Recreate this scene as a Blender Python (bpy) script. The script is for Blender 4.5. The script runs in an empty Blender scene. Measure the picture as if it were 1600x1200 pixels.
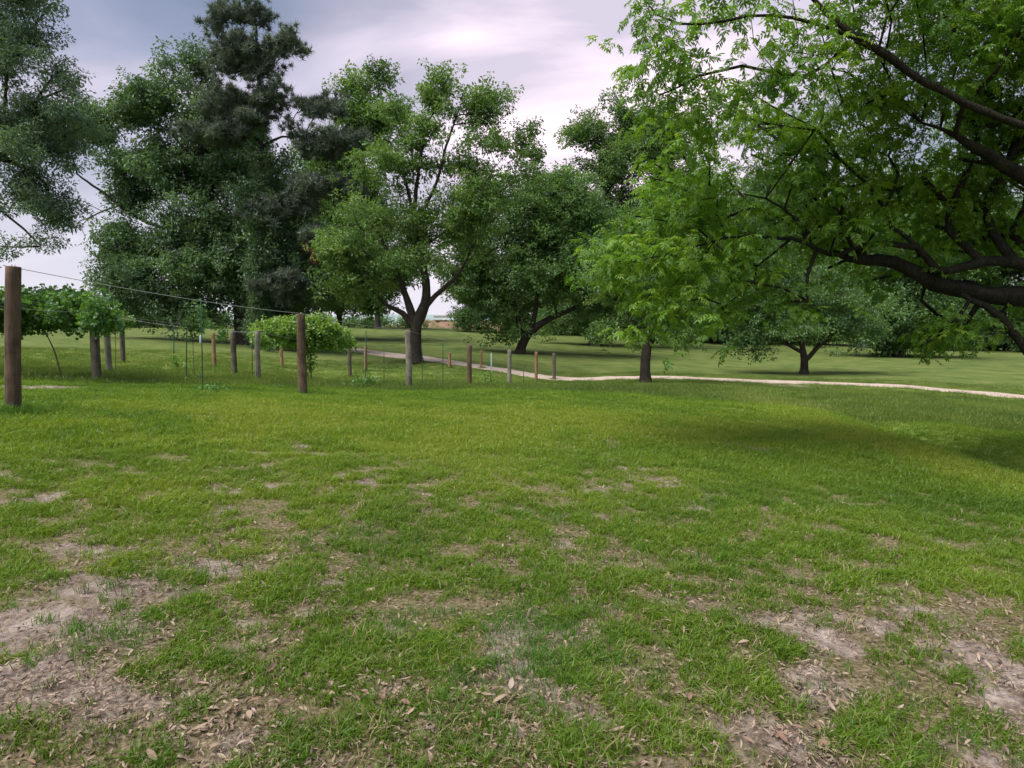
import bpy, math, random
import numpy as np
from mathutils import Vector, Matrix

# ------------------------------------------------------------------ camera
SC = bpy.context.scene
F = 1050.0                      # focal length in pixels of the 1600 px wide photograph
EYE = 1.55
PITCH = math.atan(100.0 / F)    # horizon 100 px above the middle
cam_d = bpy.data.cameras.new('camera')
cam = bpy.data.objects.new('camera', cam_d)
SC.collection.objects.link(cam)
cam_d.sensor_width = 36.0
cam_d.lens = 36.0 * F / 1600.0
cam_d.clip_end = 4000
cam_d.clip_start = 0.05
cam.location = (0, 0, EYE)
cam.rotation_euler = (math.radians(90) - PITCH, 0, 0)
SC.camera = cam

# ------------------------------------------------------------------ world, sun, exposure
SUN_EL, SUN_AZ = math.radians(62), math.radians(-120)      # azimuth from +Y, clockwise
world = bpy.data.worlds.new('World')
SC.world = world
world.use_nodes = True
wt = world.node_tree
for n in list(wt.nodes): wt.nodes.remove(n)
def N(t, kind, **kw):
    n = t.nodes.new(kind)
    for k, v in kw.items(): setattr(n, k, v)
    return n
def L(t, a, b): t.links.new(a, b)
def math_node(t, op, a, b=None, clamp=False):
    n = N(t, 'ShaderNodeMath', operation=op, use_clamp=clamp)
    for i, v in enumerate((a, b)):
        if v is None: continue
        if isinstance(v, (int, float)): n.inputs[i].default_value = v
        else: L(t, v, n.inputs[i])
    return n.outputs[0]
def ramp(t, fac, stops, interp='LINEAR'):
    n = N(t, 'ShaderNodeValToRGB')
    cr = n.color_ramp
    cr.interpolation = interp
    while len(cr.elements) < len(stops): cr.elements.new(0.5)
    for e, (p, c) in zip(cr.elements, stops):
        e.position = p
        e.color = (c[0], c[1], c[2], 1) if not isinstance(c, (int, float)) else (c, c, c, 1)
    if fac is not None: L(t, fac, n.inputs[0])
    return n.outputs[0]
def mixc(t, fac, a, b, blend='MIX'):
    n = N(t, 'ShaderNodeMix', data_type='RGBA', blend_type=blend)
    if isinstance(fac, (int, float)): n.inputs[0].default_value = fac
    else: L(t, fac, n.inputs[0])
    for s, v in ((6, a), (7, b)):
        if isinstance(v, tuple): n.inputs[s].default_value = (v[0], v[1], v[2], 1)
        else: L(t, v, n.inputs[s])
    return n.outputs[2]

sky = N(wt, 'ShaderNodeTexSky', sky_type='NISHITA')
sky.sun_disc = False
sky.sun_elevation = SUN_EL
sky.sun_rotation = SUN_AZ
bg1 = N(wt, 'ShaderNodeBackground'); bg1.inputs[1].default_value = 0.05
L(wt, sky.outputs[0], bg1.inputs[0])
tc = N(wt, 'ShaderNodeTexCoord')
sep = N(wt, 'ShaderNodeSeparateXYZ'); L(wt, tc.outputs['Generated'], sep.inputs[0])
zc = math_node(wt, 'MAXIMUM', sep.outputs[2], 0.0)
den = math_node(wt, 'ADD', zc, 0.22)
px_ = math_node(wt, 'DIVIDE', sep.outputs[0], den)
py_ = math_node(wt, 'DIVIDE', sep.outputs[1], den)
cmb = N(wt, 'ShaderNodeCombineXYZ'); L(wt, px_, cmb.inputs[0]); L(wt, py_, cmb.inputs[1])
nz = N(wt, 'ShaderNodeTexNoise'); nz.inputs['Scale'].default_value = 1.5
nz.inputs['Detail'].default_value = 6; nz.inputs['Roughness'].default_value = 0.5; nz.inputs['Distortion'].default_value = 0.35
mp = N(wt, 'ShaderNodeMapping'); mp.inputs['Location'].default_value = (3.35, 1.15, 0.4); mp.inputs['Scale'].default_value = (0.75, 1.25, 1)
L(wt, cmb.outputs[0], mp.inputs[0]); L(wt, mp.outputs[0], nz.inputs[0])
clouds = ramp(wt, nz.outputs[0], [(0.42, (0.225, 0.275, 0.40)), (0.50, (0.275, 0.32, 0.46)), (0.57, (0.355, 0.385, 0.53)), (0.68, (0.60, 0.56, 0.70))])
low = ramp(wt, sep.outputs[2], [(0.0, 1.0), (0.10, 0.78), (0.22, 0.25), (0.36, 0.0)], 'EASE')
c2 = mixc(wt, math_node(wt, 'MULTIPLY', low, 0.85), clouds, (0.84, 0.80, 0.89))
# the thin, pink-lit part of the cloud cover where the sun stands behind it
dirn = Vector((0.09, 0.93, 0.33)).normalized()
vd = N(wt, 'ShaderNodeVectorMath', operation='DOT_PRODUCT')
nrm = N(wt, 'ShaderNodeVectorMath', operation='NORMALIZE'); L(wt, tc.outputs['Generated'], nrm.inputs[0])
L(wt, nrm.outputs[0], vd.inputs[0]); vd.inputs[1].default_value = dirn
glow = ramp(wt, vd.outputs['Value'], [(0.91, 0.0), (0.965, 0.5), (0.992, 1.0)], 'EASE')
gmod = ramp(wt, nz.outputs[0], [(0.40, 0.45), (0.54, 1.0)])
gl = math_node(wt, 'MULTIPLY', glow, gmod)
c3 = mixc(wt, gl, c2, (1.2, 1.0, 1.12))
bg2 = N(wt, 'ShaderNodeBackground'); L(wt, c3, bg2.inputs[0]); bg2.inputs[1].default_value = 0.56
mx = N(wt, 'ShaderNodeMixShader'); mx.inputs[0].default_value = 0.93
L(wt, bg1.outputs[0], mx.inputs[1]); L(wt, bg2.outputs[0], mx.inputs[2])
wo = N(wt, 'ShaderNodeOutputWorld'); L(wt, mx.outputs[0], wo.inputs[0])

sun_d = bpy.data.lights.new('sun', 'SUN'); sun_d.energy = 3.3; sun_d.angle = math.radians(50); sun_d.color = (1.0, 0.95, 0.88)
sun = bpy.data.objects.new('sun', sun_d); SC.collection.objects.link(sun)
sd = Vector((math.sin(SUN_AZ) * math.cos(SUN_EL), math.cos(SUN_AZ) * math.cos(SUN_EL), math.sin(SUN_EL)))
sun.rotation_euler = sd.to_track_quat('Z', 'Y').to_euler()

SC.view_settings.view_transform = 'Standard'
SC.view_settings.look = 'None'
SC.view_settings.gamma = 1
SC.view_settings.exposure = 1.06
SC.render.engine = 'CYCLES'
SC.cycles.use_denoising = True
SC.cycles.max_bounces = 5
SC.cycles.diffuse_bounces = 3
SC.cycles.glossy_bounces = 2
SC.cycles.transmission_bounces = 4
SC.cycles.use_adaptive_sampling = True
SC.cycles.adaptive_threshold = 0.02

# ------------------------------------------------------------------ helpers
rng = np.random.default_rng(7)
random.seed(7)
fwd = np.array([0, math.cos(PITCH), -math.sin(PITCH)])
upv = np.array([0, math.sin(PITCH), math.cos(PITCH)])
rgt = np.array([1.0, 0, 0])
def P(px, py, Y):
    """world point at distance Y ahead of the viewpoint seen at photo pixel px, py"""
    d = fwd + rgt * (px - 800) / F + upv * (600 - py) / F
    t = Y / d[1]
    return np.array([0, 0, EYE]) + d * t
def ppm(Y): return F / (Y)     # pixels per metre

def hash2(ix, iy, seed):
    h = (ix.astype(np.int64) * 374761393 + iy.astype(np.int64) * 668265263 + seed * 1442695041) & 0x7fffffff
    h = ((h ^ (h >> 13)) * 1274126177) & 0x7fffffff
    h = h ^ (h >> 16)
    return (h & 0xffff) / 65535.0
def vnoise(x, y, seed=0):
    x = np.asarray(x, float); y = np.asarray(y, float)
    ix = np.floor(x); iy = np.floor(y); fx = x - ix; fy = y - iy
    fx = fx * fx * (3 - 2 * fx); fy = fy * fy * (3 - 2 * fy)
    a = hash2(ix, iy, seed); b = hash2(ix + 1, iy, seed); c = hash2(ix, iy + 1, seed); d = hash2(ix + 1, iy + 1, seed)
    return (a * (1 - fx) + b * fx) * (1 - fy) + (c * (1 - fx) + d * fx) * fy
def fbm(x, y, seed=0, octv=4, lac=2.1, gain=0.5):
    s = 0; a = 1; t = 0
    for i in range(octv):
        s = s + a * vnoise(x, y, seed + i * 17); t += a; a *= gain
        x = x * lac + 13.7; y = y * lac + 7.3
    return s / t
def sstep(a, b, x):
    t = np.clip((x - a) / (b - a), 0, 1); return t * t * (3 - 2 * t)

# ------------------------------------------------------------------ terrain height
SW = np.array([P(*q)[:2] for q in [(1190, 600, 30), (1225, 612, 25), (1265, 625, 21), (1310, 640, 18), (1370, 657, 15.5), (1450, 682, 12.6), (1600, 728, 9.8), (1850, 800, 7.2)]])
def seg_dist(x, y, pl):
    d = np.full(np.shape(x), 1e9); side = np.zeros(np.shape(x))
    for a, b in zip(pl[:-1], pl[1:]):
        ab = b - a; t = np.clip(((x - a[0]) * ab[0] + (y - a[1]) * ab[1]) / (ab @ ab), 0, 1)
        qx = x - a[0] - t * ab[0]; qy = y - a[1] - t * ab[1]; dd = np.hypot(qx, qy)
        s_ = np.sign(ab[0] * qy - ab[1] * qx); side = np.where(dd < d, s_, side); d = np.minimum(d, dd)
    return d, side
CP = []   # control points x, y, z
for px, py, Y in [(23, 643, 7.9), (474, 615, 14.6), (638, 605, 20.3), (734, 602, 28.0), (796, 601, 33.5), (837, 596, 39), (866, 597, 41),
                  (152, 598, 15.8), (171, 582, 22), (192, 570, 30), (404, 595, 22.9), (367, 584, 26.8), (335, 574, 32), (441, 574, 37), (547, 594, 35),
                  (800, 628, 14), (800, 608, 20), (1009, 600, 31), (1000, 589, 38), (800, 574, 46), (815, 553, 60), (928, 540, 75),
                  (648, 565, 44), (560, 549, 56), (380, 540, 50), (100, 528, 50), (260, 515, 80), (40, 518, 75), (600, 514, 95), (800, 519, 100),
                  (1000, 532, 92), (1200, 536, 95), (1400, 545, 88), (1600, 550, 85), (1402, 558, 65), (1256, 586, 45), (1200, 594, 40),
                  (1400, 602, 36), (1500, 611, 33), (1600, 622, 30), (1600, 575, 52), (1150, 612, 24), (1250, 630, 18), (1400, 660, 14.5),
                  (1550, 700, 11), (1480, 640, 19.5), (1000, 625, 15), (1000, 608, 22)]:
    CP.append(P(px, py, Y))
for a in range(-60, 61, 15):
    for r in (2.5, 5):
        CP.append(np.array([r * math.sin(math.radians(a)), r * math.cos(math.radians(a)), 0.06 * (-math.sin(math.radians(a))) * r * 0.6]))
for x, y in [(0, 0), (-6, -3), (6, -3), (0, -10), (-15, 0), (12, 0), (-25, 15), (22, 10)]:
    CP.append(np.array([x, y, -0.03 * x if x < 0 else -0.06 * x]))
CP = np.array(CP)
def _tps():
    # log-polar-ish scaling keeps near detail and far smoothness
    q = warp(CP[:, 0], CP[:, 1])
    n = len(CP)
    K = kern(np.linalg.norm(q[:, None] - q[None], axis=2)) + np.eye(n) * 0.012
    Pm = np.c_[np.ones(n), q]
    A = np.zeros((n + 3, n + 3)); A[:n, :n] = K; A[:n, n:] = Pm; A[n:, :n] = Pm.T
    b = np.r_[CP[:, 2], np.zeros(3)]
    return q, np.linalg.solve(A, b)
def warp(x, y):
    r = np.sqrt(x * x + y * y) + 1e-6
    s = np.log1p(r / 6.0) / r * 6.0
    return np.stack([x * s, y * s], -1) / 3.0
def kern(r): return r ** 3 * 0.2
TQ, TW = _tps()
def hgt(x, y):
    x = np.atleast_1d(np.asarray(x, float)); y = np.atleast_1d(np.asarray(y, float))
    sh = x.shape; x = x.ravel(); y = y.ravel()
    r = np.sqrt(x * x + y * y)
    k = np.minimum(1, 105.0 / np.maximum(r, 1e-6))
    ym = np.maximum(y * k, -14); xm = np.clip(x * k, -75, 90)
    out = np.empty(len(x))
    for i in range(0, len(x), 40000):
        q = warp(xm[i:i + 40000], ym[i:i + 40000])
        out[i:i + 40000] = kern(np.linalg.norm(q[:, None] - TQ[None], axis=2)) @ TW[:-3] + TW[-3] + q @ TW[-2:]
    out -= sstep(104, 190, r) * 3.0
    # swale on the right lawn
    swd, sws = seg_dist(x, y, SW)
    out -= .26 * np.exp(-(swd / .75) ** 2) * sstep(2, 6, r)
    out += (fbm(x * 0.35, y * 0.35, 5, 3) - 0.5) * 0.13 * sstep(3, 12, r)
    out += (fbm(x * 2.2, y * 2.2, 9, 3) - 0.5) * 0.05 * (1 - sstep(14, 30, r))
    out += (fbm(x * 9, y * 9, 19, 2) - 0.5) * 0.018 * (1 - sstep(5, 9, r))
    return out.reshape(sh)
def gz(x, y): return float(hgt(x, y)[0])
def G(px, Y):
    x = P(px, 500, Y)[0]
    return np.array([x, Y, gz(x, Y)])
def ray_ground(px, py):
    d = fwd + rgt * (px - 800) / F + upv * (600 - py) / F
    ts = np.geomspace(1.5, 120, 700)
    pts = np.array([0, 0, EYE])[None] + d[None] * ts[:, None]
    hit = np.nonzero(pts[:, 2] < hgt(pts[:, 0], pts[:, 1]))[0]
    i = hit[0] if len(hit) else len(ts) - 1
    return pts[i]

# bare / thin patches in the lawn (photo pixel centre, half widths in px -> metres on the ground)
PATCH = []
for px, py, rx, ry, s in [(60, 985, 190, 50, 1.0), (150, 925, 110, 26, .95), (330, 890, 75, 18, .9), (40, 1080, 170, 60, 1.0), (230, 1110, 90, 45, .75),
                          (335, 800, 26, 9, 1.0), (600, 1100, 60, 30, .4), (1240, 985, 60, 25, .85), (1270, 1075, 52, 42, 1.05), (1310, 1010, 40, 14, .8), (1225, 1160, 90, 40, .7),
                          (1500, 1015, 65, 16, 1.05), (1560, 1050, 70, 26, 1.1), (1600, 1090, 60, 22, .9), (1050, 950, 70, 16, .4), (960, 810, 60, 6, .45),
                          (480, 700, 30, 4, .8), (1020, 1060, 120, 40, .3), (340, 1000, 60, 24, .6), (10, 745, 25, 5, .9), (350, 770, 60, 8, .55), (120, 860, 100, 16, .6), (730, 710, 36, 4, .5), (640, 770, 40, 8, .5),
                          (60, 604, 60, 5, .8), (95, 720, 40, 6, .5), (1230, 602, 50, 4, .6), (500, 960, 60, 14, .4), (400, 712, 24, 4, .5)]:
    c = ray_ground(px, py)
    t = ray_ground(px, py - ry); b = ray_ground(px, py + ry) if py + ry < 1190 else c - (t - c)
    PATCH.append((c[0], c[1], rx * c[1] / F, max(0.05, (t[1] - b[1]) / 2), s))
NEG = [(ray_ground(px, py), rx * ray_ground(px, py)[1] / F, ry_) for px, py, rx, ry_ in [(1290, 880, 170, .55), (720, 925, 130, .35), (730, 865, 70, .3)]]
def bare(x, y):
    r = np.sqrt(x * x + y * y)
    n1 = fbm(x * 3.1, y * 3.1, 31, 4); n2 = fbm(x * 0.9, y * 0.9, 41, 3); n3 = fbm(x * 11, y * 11, 57, 3)
    m = np.zeros_like(x)
    wx = x + (fbm(x * 2.6, y * 2.6, 87, 4) - .5) * 0.35; wy = y + (fbm(x * 2.3, y * 2.3, 77, 4) - .5) * 0.35
    for cx, cy, rx, ry, s in PATCH:
        d = np.sqrt(((wx - cx) / rx) ** 2 + ((wy - cy) / ry) ** 2) + (n1 - .5) * .8
        m = np.maximum(m, s * .95 * (1 - sstep(0.35, 1.5, d)))
    base = sstep(0.50, 0.78, n2 * 0.35 + n1 * 0.65) * 0.5 * (1 - sstep(4.5, 8.5, r)) + sstep(.60, .72, n1 * .7 + n2 * .3) * .5 * (1 - sstep(9, 16, r))
    for c, rx, ry in NEG:
        q = 1 - np.exp(-((x - c[0]) / rx) ** 4 - ((y - c[1]) / ry) ** 4); base = base * q; m = m * q
    m = np.maximum(m, base)
    m = m + (n3 - .5) * 0.8 * (m > 0.02) * (1.15 - m * .7)
    return np.clip(m, 0, 1)
def lushness(x, y):
    """0 dull olive .. 1 yellow green, large patches in the turf"""
    r = np.sqrt(x * x + y * y)
    v = fbm(x * .28, y * .28, 101, 3) * .55 + fbm(x * 1.3, y * 1.3, 131, 3) * .45
    bright = np.exp(-((x + 1.0) / 6.0) ** 2 - ((y - 10.5) / 4.0) ** 2) * .22 + np.exp(-((x - 5.0) / 3.0) ** 2 - ((y - 15.5) / 3.0) ** 2) * .12
    swd, sws = seg_dist(x, y, SW)
    wd_ = swd + (fbm(x * 1.1, y * 1.1, 71, 3) - .5) * .8
    strip = np.exp(-((wd_ - 1.9) / .8) ** 2) * (sws < 0) * .35 - np.exp(-(wd_ / .7) ** 2) * .15
    mow = .07 * np.sin((x * .93 + y * .36) * 3.6 + fbm(x * .4, y * .4, 15, 2) * 3) * sstep(9, 13, r)
    return np.clip((v - .5) * 1.9 + .5 + bright + strip + mow, 0, 1)

# ------------------------------------------------------------------ materials
def new_mat(name):
    m = bpy.data.materials.new(name); m.use_nodes = True
    t = m.node_tree
    for n in list(t.nodes): t.nodes.remove(n)
    out = N(t, 'ShaderNodeOutputMaterial')
    return m, t, out
def bsdf(t, out, col, rough=.9, spec=.2, normal=None):
    b = N(t, 'ShaderNodeBsdfPrincipled')
    if isinstance(col, tuple): b.inputs['Base Color'].default_value = (*col, 1)
    else: L(t, col, b.inputs['Base Color'])
    if isinstance(rough, (int, float)): b.inputs['Roughness'].default_value = rough
    else: L(t, rough, b.inputs['Roughness'])
    b.inputs['Specular IOR Level'].default_value = spec
    if normal is not None: L(t, normal, b.inputs['Normal'])
    if out is not None: L(t, b.outputs[0], out.inputs[0])
    return b
def noise(t, vec, scale, detail=4, rough=.55, dist=0):
    n = N(t, 'ShaderNodeTexNoise'); n.inputs['Scale'].default_value = scale; n.inputs['Detail'].default_value = detail
    n.inputs['Roughness'].default_value = rough; n.inputs['Distortion'].default_value = dist
    if vec is not None: L(t, vec, n.inputs['Vector'])
    return n.outputs[0]
def bump(t, h, strength, dist):
    b = N(t, 'ShaderNodeBump'); b.inputs['Strength'].default_value = strength; b.inputs['Distance'].default_value = dist
    L(t, h, b.inputs['Height']); return b.outputs[0]

def leaf_mat(name, dark, light, transl=.35, gloss=.06, young=None):
    m, t, out = new_mat(name)
    at = N(t, 'ShaderNodeAttribute', attribute_type='INSTANCER', attribute_name='tint')
    geo = N(t, 'ShaderNodeNewGeometry')
    isl = geo.outputs['Random Per Island']
    f = math_node(t, 'ADD', math_node(t, 'MULTIPLY', at.outputs['Fac'], .72), math_node(t, 'MULTIPLY', isl, .28), True)
    stops = [(0.05, dark), (0.85, light)]
    if young: stops = [(0.0, dark), (0.62, light), (1.0, young)]
    col = ramp(t, f, stops)
    d = N(t, 'ShaderNodeBsdfDiffuse'); L(t, col, d.inputs[0])
    tr = N(t, 'ShaderNodeBsdfTranslucent')
    tcol = mixc(t, 1.0, col, (1.25, 1.3, .55), 'MULTIPLY'); L(t, tcol, tr.inputs[0])
    m1 = N(t, 'ShaderNodeMixShader'); m1.inputs[0].default_value = transl; L(t, d.outputs[0], m1.inputs[1]); L(t, tr.outputs[0], m1.inputs[2])
    g = N(t, 'ShaderNodeBsdfGlossy'); g.inputs['Roughness'].default_value = .45; g.inputs[0].default_value = (.8, .9, 1, 1)
    m2 = N(t, 'ShaderNodeMixShader'); m2.inputs[0].default_value = gloss; L(t, m1.outputs[0], m2.inputs[1]); L(t, g.outputs[0], m2.inputs[2])
    L(t, m2.outputs[0], out.inputs[0])
    return m
M = {}
M['leaf_oak'] = leaf_mat('dark oak leaves', (.058, .108, .058), (.165, .265, .11), .40, .04)
M['leaf_left'] = leaf_mat('grey green leaves', (.075, .125, .088), (.18, .265, .15), .40, .05)
M['leaf_pecan'] = leaf_mat('mid green leaves', (.050, .108, .030), (.15, .25, .062), .42, .03, (.25, .34, .10))
M['leaf_back'] = leaf_mat('deep green leaves', (.052, .115, .036), (.16, .27, .075), .42, .03)  # albedo lightened to stand in for distance haze, no haze volume
M['leaf_near'] = leaf_mat('bright spring green leaves', (.042, .105, .014), (.145, .27, .026), .48, .02, (.26, .37, .04))
M['leaf_bright'] = leaf_mat('light green leaves', (.040, .10, .02), (.12, .23, .035), .42, .05, (.19, .31, .045))
M['leaf_vine'] = leaf_mat('grape leaves', (.05, .12, .03), (.17, .30, .05), .42, .04, (.30, .40, .09))
M['leaf_vine_dark'] = leaf_mat('dark grape leaves', (.045, .12, .032), (.14, .27, .06), .42, .04)
M['needle'] = leaf_mat('pine needles', (.065, .09, .075), (.15, .18, .135), .22, .04)
M['needle_dead'] = leaf_mat('dead brown needles', (.16, .06, .04), (.28, .11, .07), .1, .03)
M['grass'] = leaf_mat('grass blades', (.055, .122, .012), (.155, .245, .022), .43, .02, (.28, .325, .045))
M['grass_dry'] = leaf_mat('dry straw blades', (.20, .15, .07), (.42, .35, .20), .25, .02)
M['grass_far'] = leaf_mat('olive turf blades', (.065, .115, .022), (.165, .225, .045), .4, .02, (.27, .29, .09))
M['grass_tall'] = leaf_mat('taller grass', (.05, .13, .016), (.13, .25, .03), .42, .02)
M['litter'] = leaf_mat('fallen leaves', (.065, .040, .028), (.34, .255, .19), .08, .02)

def bark_mat(name, c0, c1, scale=1.0):
    m, t, out = new_mat(name)
    tcn = N(t, 'ShaderNodeTexCoord'); mp = N(t, 'ShaderNodeMapping'); mp.inputs['Scale'].default_value = (1, 1, .28)
    L(t, tcn.outputs['Object'], mp.inputs[0])
    n1 = noise(t, mp.outputs[0], 14 * scale, 6, .65, .6); n2 = noise(t, tcn.outputs['Object'], 2.2 * scale, 3)
    v = N(t, 'ShaderNodeTexVoronoi', feature='DISTANCE_TO_EDGE'); v.inputs['Scale'].default_value = 16 * scale; L(t, mp.outputs[0], v.inputs['Vector'])
    f = math_node(t, 'ADD', math_node(t, 'MULTIPLY', n1, .7), math_node(t, 'MULTIPLY', n2, .4))
    col = ramp(t, f, [(.35, c0), (.75, c1)])
    h = math_node(t, 'ADD', math_node(t, 'MULTIPLY', math_node(t, 'MINIMUM', v.outputs[0], .25), 1.5), n1)
    bsdf(t, out, col, .95, .1, bump(t, h, .9, .03))
    return m
M['bark'] = bark_mat('dark bark', (.018, .015, .013), (.075, .062, .052))
M['bark_grey'] = bark_mat('grey bark', (.045, .04, .04), (.17, .15, .14))
M['bark_near'] = bark_mat('dark mossy bark', (.011, .010, .009), (.055, .05, .038), 2.4)
M['bark_vine'] = bark_mat('vine bark', (.09, .07, .05), (.27, .21, .16), 3)

def post_mat(name, c0, c1):
    m, t, out = new_mat(name)
    tcn = N(t, 'ShaderNodeTexCoord'); mp = N(t, 'ShaderNodeMapping'); mp.inputs['Scale'].default_value = (1, 1, .06)
    oi = N(t, 'ShaderNodeObjectInfo')
    ad = N(t, 'ShaderNodeVectorMath', operation='ADD'); L(t, tcn.outputs['Object'], ad.inputs[0])
    cm = N(t, 'ShaderNodeCombineXYZ'); L(t, math_node(t, 'MULTIPLY', oi.outputs['Random'], 40), cm.inputs[2]); L(t, cm.outputs[0], ad.inputs[1])
    L(t, ad.outputs[0], mp.inputs[0])
    n1 = noise(t, mp.outputs[0], 55, 6, .7, .3); n2 = noise(t, ad.outputs[0], 5, 4, .6); n3 = noise(t, mp.outputs[0], 18, 3)
    f = math_node(t, 'ADD', math_node(t, 'MULTIPLY', n1, .55), math_node(t, 'MULTIPLY', n2, .5))
    col = ramp(t, f, [(.34, c0), (.68, c1)])
    crack = ramp(t, n3, [(.33, .25), (.40, 1.0)])
    col = mixc(t, 1.0, col, crack, 'MULTIPLY')
    bsdf(t, out, col, .9, .15, bump(t, math_node(t, 'ADD', n1, crack), .6, .01))
    return m
M['post_brown'] = post_mat('weathered brown post wood', (.032, .024, .018), (.185, .125, .088))
M['post_grey'] = post_mat('weathered grey post wood', (.09, .08, .065), (.30, .27, .22))
M['post_dark'] = post_mat('dark post wood', (.04, .035, .029), (.17, .145, .115))
M['post_orange'] = post_mat('orange tan post wood', (.12, .07, .04), (.36, .22, .13))
def plain(name, c, rough=.6, spec=.3, metal=0):
    m, t, out = new_mat(name)
    tcn = N(t, 'ShaderNodeTexCoord')
    n = noise(t, tcn.outputs['Object'], 12, 4)
    col = mixc(t, math_node(t, 'MULTIPLY', n, .5), c, tuple(x * .5 for x in c))
    b = bsdf(t, out, col, rough, spec); b.inputs['Metallic'].default_value = metal
    return m
M['wire'] = plain('galvanised wire', (.55, .55, .56), .45, .5, .3)
M['stake'] = plain('green coated stake', (.02, .09, .05), .5)
M['tag'] = plain('pale plastic tag', (.38, .50, .52), .5)
M['concrete'] = plain('pale concrete', (.5, .46, .42), .9)
M['steel'] = plain('steel staple', (.5, .5, .5), .4, .5, .8)

def link(o, parent=None):
    SC.collection.objects.link(o)
    if parent is not None: o.parent = parent
    return o
def mesh_obj(name, verts, faces, mat, parent=None, smooth=True):
    me = bpy.data.meshes.new(name)
    me.from_pydata([tuple(v) for v in verts] if not isinstance(verts, np.ndarray) else verts.tolist(), [], faces)
    if smooth: me.polygons.foreach_set('use_smooth', [True] * len(me.polygons))
    me.materials.append(mat)
    return link(bpy.data.objects.new(name, me), parent)
def tag(o, label=None, cat=None, group=None, kind=None):
    if label: o['label'] = label
    if cat: o['category'] = cat
    if group: o['group'] = group
    if kind: o['kind'] = kind
    return o
def tag_stuff(o): o['kind'] = 'stuff'; return o
def empty(name, loc):
    o = bpy.data.objects.new(name, None); o.location = tuple(loc); o.empty_display_size = .3
    return link(o)

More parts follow.
